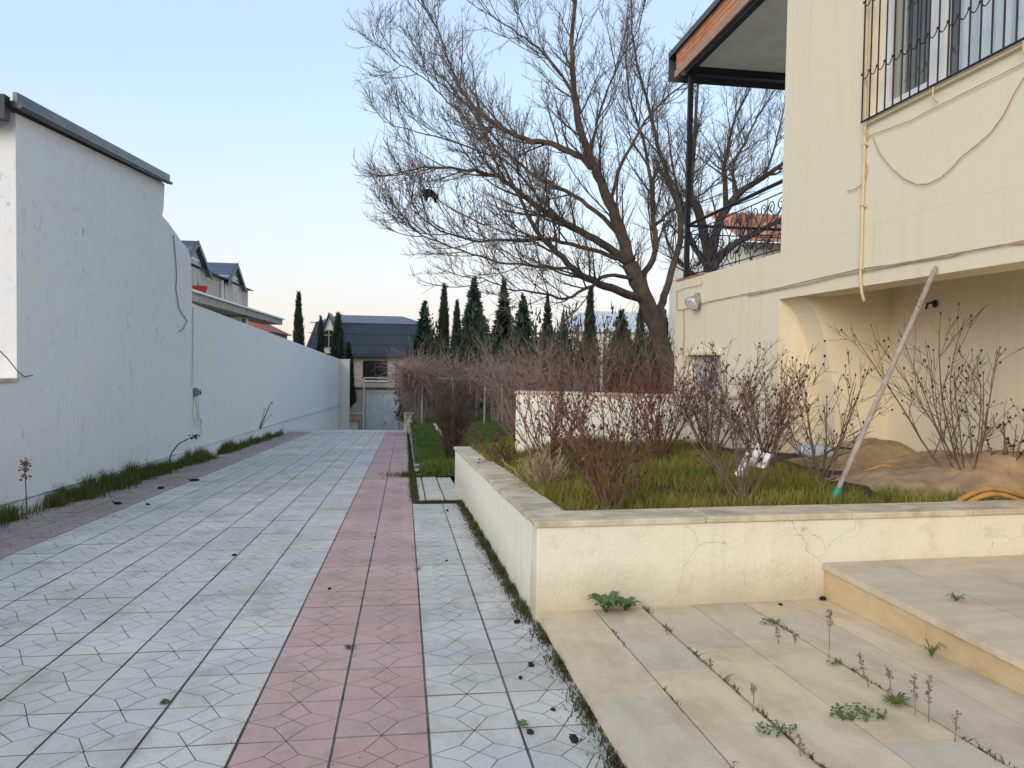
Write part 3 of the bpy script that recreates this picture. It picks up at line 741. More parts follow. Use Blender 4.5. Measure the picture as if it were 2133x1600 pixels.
    MB().tube([(xm+.2, yw+.02, Q(800, 872).z), (xm+.2, yw-.05, Q(800, 874).z), (xm+.2, yw+.02, Q(800, 878).z)], .03, 5).build('handle', M['black'], gate)
    fr = thing('pipe_frame', 'beige pipe railing frame in front of the far gate', 'frame')
    xa = Q(762, 800).x; MB().tube([(xa, yw-.25, -5), (xa, yw-.25, Q(762, 785).z)], .07, 6).build('post', M['white_end'], fr)
    MB().tube([(xa, yw-.25, Q(762, 785).z), (Q(808, 785).x, yw-.25, Q(808, 786).z)], .05, 6).build('rail', M['white_end'], fr)
    MB().tube([(-4.6, yw-.25, Q(740, 856).z), (xa, yw-.25, Q(762, 856).z)], .05, 6).build('rail', M['white_end'], fr)
    pb = thing('brick_planter_box', 'small brick planter box beside the far gate', 'planter box')
    MB().box(-4.3, -3.4, yw-1.2, yw-.4, -5.2, Q(740, 870).z).build('box', M['stone_house'], pb); MB().box(-4.38, -3.32, yw-1.28, yw-.32, Q(740, 870).z+.001, Q(740, 867).z).build('rim', M['pink_roof'], pb)
    # pale roofed building behind the conifers
    b = thing('pale_roof_building', 'building with a pale blue sheet roof half hidden by conifers', 'building')
    a, c = atY(1186, 690, 75), atY(1345, 648, 75)
    MB().box(a.x, c.x+6, 75, 85, -6, a.z).build('wall', M['white_end'], b)
    MB().hexa([(a.x-.4, 74.5, a.z), (c.x+7, 74.5, a.z), (c.x+7, 85.5, a.z), (a.x-.4, 85.5, a.z), (a.x+2.6, 77, c.z), (c.x+5, 77, c.z), (c.x+5, 83, c.z), (a.x+2.6, 83, c.z)]).build('roof', M['pale_roof'], b)
    # house with an orange tiled roof seen through the balcony railing
    o = thing('tiled_roof_house', 'house with an orange tiled roof seen through the balcony railing', 'house')
    e0, e1 = atY(1555, 500, 26), atY(1600, 440, 26)
    MB().box(e0.x, e0.x+9, 26.4, 34, -2, e0.z).build('wall', M['white_end'], o)
    n = 9
    for i in range(26):
        for j in range(3):
            xx = e0.x-.3+i*.36; f0, f1 = j/3, (j+1)/3; zz = e0.z-.1
            y0, y1, z0, z1 = 25.6+3.6*f0, 25.6+3.6*f1, zz+1.7*f0, zz+1.7*f1
            MB().hexa([(xx, y0, z0), (xx+.34, y0, z0), (xx+.34, y1, z1), (xx, y1, z1), (xx+.08, y0, z0+.12), (xx+.26, y0, z0+.12), (xx+.26, y1, z1+.08), (xx+.08, y1, z1+.08)]).build('roof_tile', M['pink_roof'], o)
build_far_house()

# ================================================================== THE HOUSE ON THE RIGHT
XB = 4.3
def build_house():
    h = thing('house', 'two storey cream plastered house with an overhanging upper floor and balcony', 'house')
    ZS, ZBM, YC, YF = 2.75, 2.21, 8.15, 11.5
    # lower wall with the small door
    w = MB(); dy0, dy1, dz = 9.76, 10.84, 1.56
    w.box(XB, XB+.25, YC, dy0, -1, ZS); w.box(XB, XB+.25, dy0, dy1, dz, ZS); w.box(XB, XB+.25, dy1, YF, -1, ZS)
    w.box(XB+.25, 8, YF-.25, YF, -1, ZS); w.box(XB+.25, 5.45, YC, YC+.25, -1, ZS)
    w.build('lower_wall', M['cream'], h)
    MB().prism([(XB-.003, dy0-.05, dz+.012), (XB-.003, dy1+.06, dz+.012), (XB-.003, dy1+.06, dz+.05), (XB-.003, dy0-.05, dz+.05)], (-.05, 0, 0), (0, 0, 0)).build('door_hood', M['cream'], h)
    d = MB().box(XB+.10, XB+.14, dy0+.002, dy1-.002, -.6, dz-.004).build('door', M['door'], h)
    for a, b in ((dy0+.02, dy0+.33), (dy0+.35, dy1-.02)): MB().box(XB+.085, XB+.0995, a, b, -.55, dz-.03).build('door_panel', M['door'], d)
    # curved arch wall under the overhang
    ya, yb = 7.74, YC-.004
    prof = [(5.45, -.6), (4.80, -.6)]
    for t in np.linspace(0, 1, 12):
        q = t*math.pi/2; prof.append((4.80 - .498*(1-math.cos(q)), .45 + 1.758*math.sin(q)))
    prof += [(4.655, 2.208), (4.656, 2.448), (5.45, 2.448)]
    MB().prism([(x, 0, z) for x, z in prof], (0, ya, 0), (0, yb, 0)).build('arch_wall', M['cream'], h)
    # back wall of the recess and its ceiling
    MB().box(5.43, 5.7, -1.5, ya-.002, -.6, 2.5).build('recess_wall', M['cream'], h)
    MB().box(XB+.36, 5.42, -1.5, ya+.39, 2.45, 2.7).build('recess_ceiling', M['cream'], h)
    # upper block
    wy0, wy1, wz0, wz1 = 3.2, 6.53, 3.77, 5.75
    u = MB(); ue = -1.5
    u.box(XB+.0005, XB+.35, ue, YC-.001, ZBM, 2.76)
    u.box(XB+.0005, XB+.35, ue, YC-.001, 2.761, wz0); u.box(XB+.0005, XB+.35, wy1, YC-.001, wz0+.001, 6.6)
    u.box(XB+.0005, XB+.35, ue, wy0, wz0+.001, 6.6); u.box(XB+.0005, XB+.35, wy0, wy1, wz1, 6.6)
    u.box(XB+.351, 9, YC-.30, YC-.001, 2.45, 6.6)
    u.build('upper_wall', M['cream'], h)
    MB().box(XB+.1, 9, ue, YC-.002, 6.602, 6.75).build('flat_roof', M['concrete'], h)
    # window: frame, sashes, panes, curtain, sill
    win = MB(); xf = XB+.10
    for a, b, c, e in ((wy0+.001, wy1-.001, wz0+.002, wz0+.07), (wy0+.001, wy1-.001, wz1-.07, wz1-.002)): win.box(xf, xf+.06, a, b, c, e)
    mull = [wy1-.001, 5.83, 5.72, 4.55, 4.44, wy0+.07]
    for a, b in ((wy1-.07, wy1-.001), (5.70, 5.83), (4.44, 4.57), (wy0+.001, wy0+.07)): win.box(xf, xf+.06, a, b, wz0+.0705, wz1-.0705)
    wo = win.build('window', M['pvc'], h)
    for a, b in ((5.83, wy1-.07), (4.57, 5.70), (wy0+.07, 4.44)):
        s = MB()
        if a > 5.8:
            s.box(xf+.008, xf+.05, a+.002, a+.05, wz0+.072, wz1-.072); s.box(xf+.008, xf+.05, b-.05, b-.002, wz0+.072, wz1-.072)
            s.box(xf+.008, xf+.05, a+.051, b-.051, wz0+.072, wz0+.13); s.box(xf+.008, xf+.05, a+.051, b-.051, wz1-.13, wz1-.072)
            s.build('sash', M['pvc'], wo); a += .05; b -= .05
        MB().quad((xf+.03, a, wz0+.072), (xf+.03, a, wz1-.072), (xf+.03, b, wz1-.072), (xf+.03, b, wz0+.072)).build('pane', M['pane'], wo)
    MB().box(XB-.04, XB+.0985, wy0-.05, wy1+.02, wz0-.05, wz0-.001).build('window_sill', M['cream'], h)
    cu = MB(); n = 150
    for k in range(n+1):
        y = wy0 + (5.69-wy0)*k/n; x = xf+.11 + .016*math.sin(k*.55) + .006*math.sin(k*1.3); cu.v += [(x, y, wz0-.05), (x, y, wz1+.05)]
    for k in range(n): cu.f.append((2*k, 2*k+2, 2*k+3, 2*k+1))
    cu.build('curtain', M['curtain'], h, True)
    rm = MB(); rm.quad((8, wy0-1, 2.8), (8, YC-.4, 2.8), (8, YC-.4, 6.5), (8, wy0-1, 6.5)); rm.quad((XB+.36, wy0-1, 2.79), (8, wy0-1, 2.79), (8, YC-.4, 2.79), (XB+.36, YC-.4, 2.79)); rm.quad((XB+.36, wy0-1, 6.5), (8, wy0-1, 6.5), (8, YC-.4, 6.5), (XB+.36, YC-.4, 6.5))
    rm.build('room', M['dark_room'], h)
    # window grille: its own thing
    g = thing('window_grille', 'brown wrought iron grille with scrolls over the upper window', 'window grille'); xg = XB-.06
    bars = [6.56 - .112*k for k in range(31)]; gz0, gz1 = wz0-.02, wz1+.1
    for k, y in enumerate(bars): MB().tube([(xg, y, gz0), (xg, y, gz1)], .0075, 5).build('bar', M['grille'], g)
    for z in (gz0, gz1): MB().tube([(xg, bars[0]+.01, z), (xg, bars[-1]-.01, z)], .010, 5).build('rail', M['grille'], g)
    for row, zr in enumerate((4.19, 4.86)):
        for k in range(30):
            y0, y1 = bars[k], bars[k+1]; s = MB()
            s.tube([(xg-.012, y0+(y1-y0)*t, zr - .055*math.sin(math.pi*t)) for t in np.linspace(0, 1, 8)], .0055, 4).build('scroll', M['grille'], g)
        for k in range(0, 31): MB().ball((xg-.012, bars[k], zr), .013, seg=6, rings=4).build('boss', M['grille'], g)
    for y in (6.5, 5.6, 4.7): MB().tube([(XB, y, gz0-.02), (xg, y, gz0-.02), (xg, y, gz0-.10), (XB-.02, y, gz0-.13)], .008, 5).build('bracket', M['conduit'], g)
    # balcony
    b = MB().box(XB+.26, 9, YC+.01, YF-.26, 2.55, 2.74).build('balcony_floor', M['cream'], h)
    for k in range(7): MB().box(XB-.015, XB+.10, YF-.02-.16*(k+1)+.004, YF-.02-.16*k, ZS+.001, ZS+.022).build('edge_tile', M['pink_roof'], b)
    YP = 11.22
    MB().box(XB+.02, XB+.09, YP-.035, YP+.035, ZS+.023, 5.95).build('balcony_post', M['black'], h)
    # roof over the balcony
    zr = 5.95; XO = XB-.03
    MB().box(XO+.002, 9, YC+.002, YF+.05, zr+.101, zr+.14).build('balcony_ceiling', M['soffit'], h)
    MB().box(XO, XO+.09, YC+.002, YP-.05, zr, zr+.10).build('roof_beam', M['black'], h)
    MB().box(XO, 9, YP-.049, YP+.05, zr-.02, zr+.098).build('roof_beam', M['black'], h)
    MB().box(XO-.045, XO-.001, YC+.002, YF+.10, zr+.06, zr+.17).build('roof_trim', M['wood_brown'], h)
    fb = MB().box(XO-.03, XO+.1, YC+.002, YF+.06, zr+.171, zr+.47).build('fascia', M['brick'], h)
    for r in range(4):
        y = YC+.005 + (.1 if r % 2 else 0)
        while y < YF+.04:
            y2 = min(y+.205, YF+.055); MB().box(XO-.040, XO-.0305, y, y2, zr+.176+.073*r, zr+.176+.073*r+.064).build('fascia_brick', M['brick'], fb); y += .212
    MB().box(XO-.08, 9, YC+.002, YF+.25, zr+.471, zr+.50).build('roof_sheet', M['roof_metal'], h)
    MB().box(XO-.09, XO-.081, YC+.002, YF+.26, zr+.43, zr+.52).build('roof_edge', M['roof_metal'], h)
    MB().box(XO-.09, 9, YF+.261, YF+.27, zr+.06, zr+.52).build('roof_edge', M['roof_metal'], h)
    # railing: its own thing
    r = thing('balcony_railing', 'black wrought iron balcony railing with curled scrolls', 'railing')
    def spiral(cx, cz, r0, turns, s, a0=0): return [(cx + s*r0*(1-.72*t)*math.cos(a0+t*turns*2*math.pi), cz + r0*(1-.72*t)*math.sin(a0+t*turns*2*math.pi)) for t in np.linspace(0, 1, 16)]
    def panel(fn, u0, u1, hand):
        z0, z1 = ZS+.03, 3.47
        MB().tube([fn(u0, 3.60), fn(u1, 3.60)], .024, 6).build('handrail', M['black'], r)
        MB().tube([fn(u0, z1), fn(u1, z1)], .009, 4).build('rail', M['black'], r); MB().tube([fn(u0, z0+.03), fn(u1, z0+.03)], .009, 4).build('rail', M['black'], r)
        n = max(1, round((u1-u0)/.42)); du = (u1-u0)/n
        for k in range(n+1): MB().tube([fn(u0+du*k, z0), fn(u0+du*k, z1)], .007, 4).build('baluster', M['black'], r)
        for k in range(n):
            c = u0+du*(k+.5)
            for s in (-1, 1):
                for cz, aa in ((z1-.13, 0), (z0+.14, math.pi*0)):
                    MB().tube([fn(u, z) for u, z in spiral(c+s*.11, cz, .085, 1.3, s, aa)], .0075, 4).build('scroll', M['black'], r)
                MB().tube([fn(c+s*(.195-.19*math.sin(math.pi*t)), z0+.14+(z1-z0-.27)*t) for t in np.linspace(0, 1, 10)], .0075, 4).build('scroll', M['black'], r)
    panel(lambda u, z: (XB+.055, u, z), YC+.02, YP-.04, True)
    panel(lambda u, z: (u, YP+.005, z), XB+.10, XB+3.0, False)
    # cables, conduit, lamp on the facade
    Q = lambda px, py: atX(px, py, XB) + Vector((-.018, 0, 0))
    def cable(label, pts, rad=.005, m='cable', name='wall_cable'):
        P = [Q(*p) for p in pts]; tag(MB().tube(P, rad, 5).build(name, M[m], smooth=True), label, 'cable')
    c = thing('facade_conduit', 'cream conduit running down the facade beside the window', 'conduit')
    MB().tube([Q(*p)+Vector((-.006, 0, 0)) for p in ((1812, -40), (1809, 120), (1806, 280), (1802, 420), (1799, 520), (1797, 580), (1800, 610), (1805, 628))], .014, 8).build('tube', M['conduit'], c, True)
    for p in ((1806, 300), (1802, 428), (1798, 560)): MB().tube([Q(p[0]-5, p[1]), Q(p[0]+5, p[1])], .017, 6).build('clip', M['conduit'], c)
    cable('tan cable looping in a wide sag below the upper window', [(1822, 287), (1836, 320), (1860, 350), (1885, 372), (1912, 384), (1935, 384), (1965, 370), (1985, 352), (2010, 325), (2040, 302), (2070, 275), (2095, 240), (2120, 190), (2145, 150)], .0045)
    cable('thin straight cable slanting under the window sill', [(1811, 293), (1816, 283), (1850, 270), (1900, 252), (1950, 226), (2050, 176), (2145, 128)], .004)
    cable('long sagging cable along the facade to the lamp', [(1412, 606), (1412, 646), (1425, 645), (1480, 628), (1560, 612), (1625, 600), (1700, 582), (1798, 560), (1860, 552), (1930, 540), (2000, 527), (2070, 515), (2145, 500)], .006)
    cable('second cable twisted below the long facade cable', [(1560, 617), (1625, 603), (1680, 593), (1750, 575), (1798, 567), (1900, 547), (1990, 533), (2010, 526), (2090, 510), (2145, 506)], .005)
    cable('short frayed wire curling off the facade conduit', [(1768, 398), (1780, 396), (1795, 388), (1806, 372), (1811, 355), (1808, 340)], .004)
    cable('dark cable going down beside the small door', [(1426, 646), (1427, 700), (1425, 738), (1432, 746), (1425, 780), (1410, 805)], .007, 'wood_brown')
    cable('thin wire arching round the floodlight', [(1412, 608), (1430, 600), (1462, 594), (1466, 588)], .004)
    f = thing('floodlight', 'small grey cone floodlight on the cream wall below the balcony', 'lamp'); p = Q(1457, 620)
    ax = Vector((-.72, -.30, -.62)).normalized()
    MB().tube([p+Vector((.02, -.02, .06)), p+Vector((-.05, -.02, .06)), p+Vector((-.06, 0, .0))], .014, 5).build('bracket', M['lamp_metal'], f)
    MB().tube([p+ax*-.06, p+ax*.0, p+ax*.14, p+ax*.17], [.035, .05, .115, .12], 12).build('shade', M['lamp_metal'], f, True)
    MB().tube([p+ax*.171, p+ax*.185], [.105, .09], 12).build('lens', M['lens'], f)
    k = thing('wall_hook', 'small black hook on the wall under the overhang', 'hook'); q = atX(1951, 633, 5.43)
    MB().ball(q+Vector((-.02, 0, 0)), .035, (.5, 1, 1.2), 8, 6).build('plate', M['black'], k); MB().tube([q+Vector((-.03, 0, .02)), q+Vector((-.09, .02, 0)), q+Vector((-.08, .05, -.05))], .012, 5).build('arm', M['black'], k)
build_house()

# ================================================================== VEGETATION
U = random.uniform
def rdir(d, ang, up=0.0):
    """a direction at about ang from d, pulled upwards by up"""
    d = d.normalized(); a = d.cross(Vector((U(-1,1), U(-1,1), U(-1,1))))
    if a.length < 1e-4: a = Vector((1,0,0))
    v = Quaternion(a.normalized(), ang) @ d; v.z += up; return v.normalized()
def curve(p, d, L, n, up, wob):
    pts = [p.copy()]; d = d.copy(); st = L/n
    for k in range(n):
        d = Vector((d.x+U(-wob, wob), d.y+U(-wob, wob), d.z+U(-wob, wob)+up)).normalized(); p = p + d*st; pts.append(p.copy())
    return pts
def taper(r0, r1, n): return [r0+(r1-r0)*k/n for k in range(n+1)]
def limb_path(pxs, Y0, Y1, sub=4):
    n = len(pxs); P = [atY(q[0], q[1], Y0+(Y1-Y0)*k/(n-1)) for k, q in enumerate(pxs)]; out = []
    for k in range(n-1):                         # Catmull-Rom
        a, b, c, d = P[max(k-1, 0)], P[k], P[k+1], P[min(k+2, n-1)]
        for j in range(sub):
            t = j/sub; out.append(.5*((2*b) + (c-a)*t + (2*a-5*b+4*c-d)*t*t + (3*b-a-3*c+d)*t**3))
    out.append(P[-1]); return out
def branchy(mb1, mb2, path, rads, n1, len1, n2, len2, n3, len3, t0=.2, up=.06, rt=.0042):
    """side branches, shoots and twigs along a limb"""
    m = len(path)
    for i in range(n1):
        t = t0 + (1-t0)*(i+U(0, 1))/n1; k = min(int(t*(m-1)), m-2); p = path[k].lerp(path[k+1], U(0, 1))
        d = (path[k+1]-path[k]).normalized(); L = len1*U(.55, 1.15)*(1.12-.55*t); r = min(rads[k]*.55, .030)*U(.6, 1.1)
        r = max(r, .009)
        b = curve(p, rdir(d, U(.4, 1.0), U(-.05, .25)), L, 8, up, .08); br = taper(r, .005, 8); mb1.tube(b, br, 4, False)
        for j in range(n2):
            u = .15+.85*(j+U(0, 1))/n2; kk = min(int(u*8), 7); q = b[kk].lerp(b[kk+1], U(0, 1)); dd = (b[kk+1]-b[kk]).normalized()
            L2 = len2*U(.5, 1.2)*(1.15-.6*u)
            c = curve(q, rdir(dd, U(.35, .95), U(0, .3)), L2, 5, .09, .09); mb2.tube(c, taper(max(.0045, br[kk]*.5), rt*.75, 5), 3, False)
            for w in range(n3):
                x = .12+.88*(w+U(0, 1))/n3; k3 = min(int(x*5), 4); e = c[k3].lerp(c[k3+1], U(0, 1))
                g = curve(e, rdir(c[k3+1]-c[k3], U(.4, 1.0), U(0, .3)), len3*U(.4, 1.2), 2, .08, .12); mb2.tube(g, [rt, rt*.85, rt*.6], 3, False)
def build_big_tree():
    t = thing('bare_tree', 'large leafless tree leaning left with spreading limbs beside the cream house', 'tree', 'leafless trees behind the house')
    Y = 14.5
    L = [  # pixels, depth at start, depth at end, radius start, end, n1, first t
        ([(1408, 900), (1398, 800), (1384, 735), (1358, 660), (1334, 600), (1312, 548)], Y, Y, .24, .17, 3, .7),
        ([(1312, 548), (1296, 490), (1270, 420), (1245, 365), (1216, 290), (1196, 190), (1192, 90), (1202, -60)], Y, Y-.3, .17, .03, 15, .1),
        ([(1345, 625), (1290, 606), (1235, 585), (1192, 558), (1150, 515), (1116, 479), (1083, 413), (1046, 340), (1005, 262)], Y, Y-1.6, .115, .012, 14, .2),
        ([(1310, 548), (1249, 505), (1202, 479), (1149, 449), (1100, 416), (1050, 376), (1019, 362), (960, 352), (880, 350), (835, 358)], Y, Y-1.2, .105, .010, 15, .2),
        ([(1235, 350), (1200, 322), (1150, 300), (1091, 289), (1029, 256), (982, 217), (958, 180), (928, 115), (912, 60), (870, 0)], Y-.1, Y+1.0, .085, .010, 15, .1),
        ([(1030, 258), (1000, 290), (975, 255), (930, 210), (880, 160), (820, 125), (782, 70)], Y+.6, Y+1.6, .035, .006, 8, .3),
        ([(1300, 500), (1240, 440), (1180, 400), (1120, 370), (1050, 310), (990, 240), (930, 170), (870, 110)], Y, Y+2.0, .07, .008, 13, .2),
        ([(1330, 580), (1265, 574), (1235, 594), (1176, 621), (1116, 608), (1060, 602), (1000, 575)], Y, Y-2.2, .055, .008, 10, .25),
        ([(1310, 545), (1230, 520), (1150, 500), (1070, 500), (980, 500), (900, 470), (850, 425)], Y, Y-1.8, .06, .007, 13, .2),
        ([(1360, 655), (1340, 580), (1366, 528), (1362, 470), (1356, 380), (1338, 290), (1312, 200), (1300, 90)], Y+.2, Y+1.4, .10, .012, 13, .25),
        ([(1380, 720), (1378, 640), (1392, 590), (1420, 480), (1400, 390), (1370, 300), (1345, 200), (1320, 100), (1315, -30)], Y+.3, Y+2.4, .12, .012, 13, .3),
        ([(1225, 330), (1240, 270), (1262, 200), (1290, 130), (1330, 60), (1350, -40)], Y, Y+.9, .045, .008, 9, .1),
        ([(1205, 240), (1180, 170), (1130, 110), (1080, 70), (1020, 30), (985, -20)], Y, Y+.6, .04, .007, 9, .15),
        ([(1270, 420), (1300, 330), (1360, 230), (1430, 170), (1480, 110)], Y, Y-.6, .05, .008, 9, .2),
        ([(1362, 470), (1400, 440), (1440, 420), (1490, 380), (1540, 330)], Y+1, Y+2.6, .05, .008, 8, .2),
        ([(1200, 480), (1130, 420), (1060, 340), (1010, 320), (930, 290), (850, 270), (800, 255)], Y, Y+.8, .04, .006, 10, .2),
        ([(1195, 560), (1120, 555), (1040, 545), (960, 520), (880, 490), (840, 460)], Y-.9, Y-2.4, .035, .006, 10, .2),
    ]
    tr, b1, b2 = MB(), MB(), MB()
    for px, y0, y1, r0, r1, n1, t0 in L:
        p = limb_path(px, y0, y1); n = len(p)-1; rr = taper(r0*.80, r1*.9, n)
        p = [q + Vector((U(-.02, .02), U(-.03, .03), U(-.02, .02))) for q in p]
        tr.tube(p, rr, 9 if r0 > .08 else 6)
        branchy(b1, b2, p, rr, int(n1*1.75), 1.55, 8, .75, 5, .24, t0)
    tr.build('trunk', M['bark'], t, True); tag(b1.build('branches', M['bark'], t), kind='stuff'); tag(b2.build('twigs', M['twig'], t), kind='stuff')
    # the one seen through the balcony
    t = thing('bare_tree', 'leafless forked tree seen through the balcony railing', 'tree', 'leafless trees behind the house'); Y = 18.0
    L = [([(1470, 830), (1475, 700), (1478, 600), (1480, 545)], Y, Y, .22, .18, 2, .8),
         ([(1480, 550), (1455, 440), (1438, 410), (1440, 360), (1446, 300), (1452, 200), (1460, 120)], Y, Y, .14, .015, 13, .15),
         ([(1482, 545), (1495, 470), (1520, 426), (1545, 398), (1590, 370), (1640, 335), (1680, 310)], Y, Y-.5, .13, .03, 10, .2),
         ([(1512, 430), (1510, 370), (1508, 350), (1514, 320), (1530, 250), (1560, 190), (1590, 120)], Y, Y+.4, .075, .01, 11, .1),
         ([(1535, 400), (1526, 350), (1550, 300), (1580, 240), (1620, 180)], Y-.2, Y-.5, .05, .01, 9, .1),
         ([(1482, 560), (1520, 515), (1570, 488), (1640, 450), (1700, 420)], Y, Y+.6, .11, .03, 9, .2),
         ([(1475, 560), (1440, 500), (1420, 430), (1400, 340), (1390, 250)], Y, Y+.8, .08, .012, 10, .2),
         ([(1590, 372), (1610, 320), (1625, 260), (1640, 190)], Y-.3, Y, .035, .008, 7, .1),
         ([(1478, 590), (1430, 560), (1390, 500), (1380, 430)], Y, Y+1.2, .06, .01, 8, .2)]
    tr, b1, b2 = MB(), MB(), MB()
    for px, y0, y1, r0, r1, n1, t0 in L:
        p = limb_path(px, y0, y1); n = len(p)-1; rr = taper(r0, r1, n); tr.tube(p, rr, 8)
        branchy(b1, b2, p, rr, int(n1*1.7), 1.35, 7, .70, 5, .26, t0)
    tr.build('trunk', M['bark'], t, True); tag(b1.build('branches', M['bark'], t), kind='stuff'); tag(b2.build('twigs', M['twig'], t), kind='stuff')
build_big_tree()

# ---- conifers: two cypress and two fir crowns, shared between copies
def tris_mesh(name, C0, A, B, m):
    """triangles: base centre C0, half-width vector A, tip vector B"""
    n = len(C0); V = np.empty((n*3, 3)); V[0::3] = C0-A; V[1::3] = C0+A; V[2::3] = C0+B
    me = bpy.data.meshes.new(name); me.vertices.add(n*3); me.vertices.foreach_set('co', V.astype(np.float32).ravel())
    me.loops.add(n*3); me.loops.foreach_set('vertex_index', np.arange(n*3, dtype=np.int32)); me.polygons.add(n); me.polygons.foreach_set('loop_start', np.arange(0, n*3, 3, dtype=np.int32))
    me.polygons.foreach_set('use_smooth', [False]*n); me.update(calc_edges=True); me.materials.append(m); return me
def norm(a): return a/np.maximum(1e-6, np.linalg.norm(a, axis=1))[:, None]
def cypress_mesh(seed, H=8.0, R=.62, n=5200):
    g = np.random.default_rng(seed); h = g.beta(1.15, 1.25, n); prof = np.clip(np.minimum(h*7+.35, 1)*(1-h**2.0)**.8, .03, 1)
    a = g.uniform(0, 2*np.pi, n); lob = 1 + .14*np.sin(3*a+9*h+seed) + .10*np.sin(5*a-14*h)
    r = R*prof*lob*np.sqrt(g.uniform(.25, 1.08, n)); C0 = np.stack([r*np.cos(a), r*np.sin(a), h*H], 1)
    out = np.stack([np.cos(a), np.sin(a), np.zeros(n)], 1); L = g.uniform(.18, .46, n)[:, None]
    B = norm(out*g.uniform(.1, .55, (n, 1)) + np.array([0, 0, 1.0]) + g.normal(0, .22, (n, 3)))*L; A = norm(np.cross(B, g.normal(0, 1, (n, 3))))*g.uniform(.03, .075, (n, 1))
    return tris_mesh('cypress_crown', C0, A, B, M['cypress'])
def fir_mesh(seed, H=8.0, R=1.75):
    g = np.random.default_rng(seed); C0, A, B = [], [], []
    for k in range(46):
        f = (k+.5)/46; z = .3 + (H-.4)*f + g.uniform(-.08, .08); Rl = R*(1-f)**.95*g.uniform(.80, 1.10)+.03
        nb = int(12 if f < .7 else 8)
        for b in range(nb):
            a = 2*np.pi*(b+g.uniform(0, 1))/nb; L = Rl*g.uniform(.72, 1.12); m = int(10+L*16)
            t = g.uniform(.05, 1, m); rr = L*t; zz = z + g.uniform(-.14, .14) - .25*L*t + .42*L*t*t + g.normal(0, .07, m)
            sp = (.05+.16*L*(1-t)*t*2.2); s = g.uniform(-1, 1, m)*sp*1.6
            c = np.stack([rr*np.cos(a)-s*np.sin(a), rr*np.sin(a)+s*np.cos(a), zz], 1); C0.append(c)
            d = norm(np.stack([np.cos(a)*np.ones(m)-np.sin(a)*s*3, np.sin(a)*np.ones(m)+np.cos(a)*s*3, g.uniform(-.35, .45, m)], 1))
            d[:, 2] += max(0, f-.7)*2.5; d = norm(d); B.append(d*g.uniform(.20, .46, (m, 1))*(.45+.55*min(1, (1-f)*2.5))); A.append(norm(np.cross(d, g.normal(0, 1, (m, 3))))*g.uniform(.04, .10, (m, 1)))
    C0, A, B = (np.concatenate(x) for x in (C0, A, B)); return tris_mesh('fir_crown', C0, A, B, M['fir'])
CYP = [cypress_mesh(3), cypress_mesh(8)]; FIR = [fir_mesh(5), fir_mesh(11, R=1.5)]
TRUNK = MB().tube([(0,0,-.4), (0,0,3), (0,0,7.6)], [.16, .10, .02], 6).mesh('conifer_trunk'); TRUNK.materials.append(M['bark'])
def conifer(name, label, px, ptop, Y, mesh, width_px, group, zb=None):
    top = atY(px, ptop, Y); zb = zlawn(3, 45)-1.0 if zb is None else zb
    o = thing(name, label, 'tree', group, (top.x, Y, zb)); sz = (top.z-zb)/8.0; w = width_px*Y/F_PX
    base = {CYP[0]: 1.24, CYP[1]: 1.24, FIR[0]: 2.7, FIR[1]: 2.35}[mesh]; sx = w/base
    for nm, me in (('crown', mesh), ('trunk', TRUNK)):
        c = bpy.data.objects.new(nm, me); COL.objects.link(c); c.parent = o
    o.scale = (sx, sx, sz); o.rotation_euler.z = U(0, 6.28)
G1, G2 = 'cypresses behind the garden', 'firs behind the garden'
for a in (('tall slim cypress standing alone left of the dark roofed house', 622, 612, 56, CYP[0], 26, G1),
          ('thin cypress just left of the far dormer window', 668, 662, 55, CYP[1], 20, G1),
          ('cypress just right of the far dormer window, above the white wall', 704, 655, 54, CYP[0], 32, G1),
          ('bushy cypress at the foot of the far house facade', 726, 716, 56, CYP[1], 26, G1),
          ('tallest slender cypress beside the right end of the dark roof', 925, 596, 50, CYP[0], 30, G1),
          ('short slim cypress between the tall cypress and the broad fir', 952, 630, 48, CYP[1], 28, G1),
          ('blunt cypress low in front of the pale blue roof', 1173, 656, 44, CYP[1], 24, G1),
          ('pointed cypress standing in front of the pale blue roof', 1230, 602, 46, CYP[0], 34, G1),
          ('slim cypress close behind the leaning tree trunk', 1335, 640, 40, CYP[1], 34, G1)):
    conifer('cypress_tree', *a)
for a in (('ragged fir covering the right end of the dark roof', 884, 628, 49, FIR[1], 74, G2),
          ('broad bluish fir right of the tallest cypress', 988, 580, 47, FIR[0], 96, G2),
          ('slim tall fir in the middle of the conifer row', 1050, 582, 52, FIR[1], 72, G2),
          ('dark fir just right of the middle of the conifer row', 1090, 618, 46, FIR[0], 96, G2),
          ('narrow fir left of the blunt cypress', 1141, 615, 48, FIR[1], 52, G2),
          ('dark fir behind the leaning tree limb', 1295, 648, 46, FIR[0], 96, G2),
          ('low fir with drooping sides in front of the far gate corner', 866, 705, 44, FIR[1], 60, G2),
          ('dark fir close to the cream house corner', 1382, 650, 36, FIR[0], 110, G2)):
    conifer('fir_tree', *a)
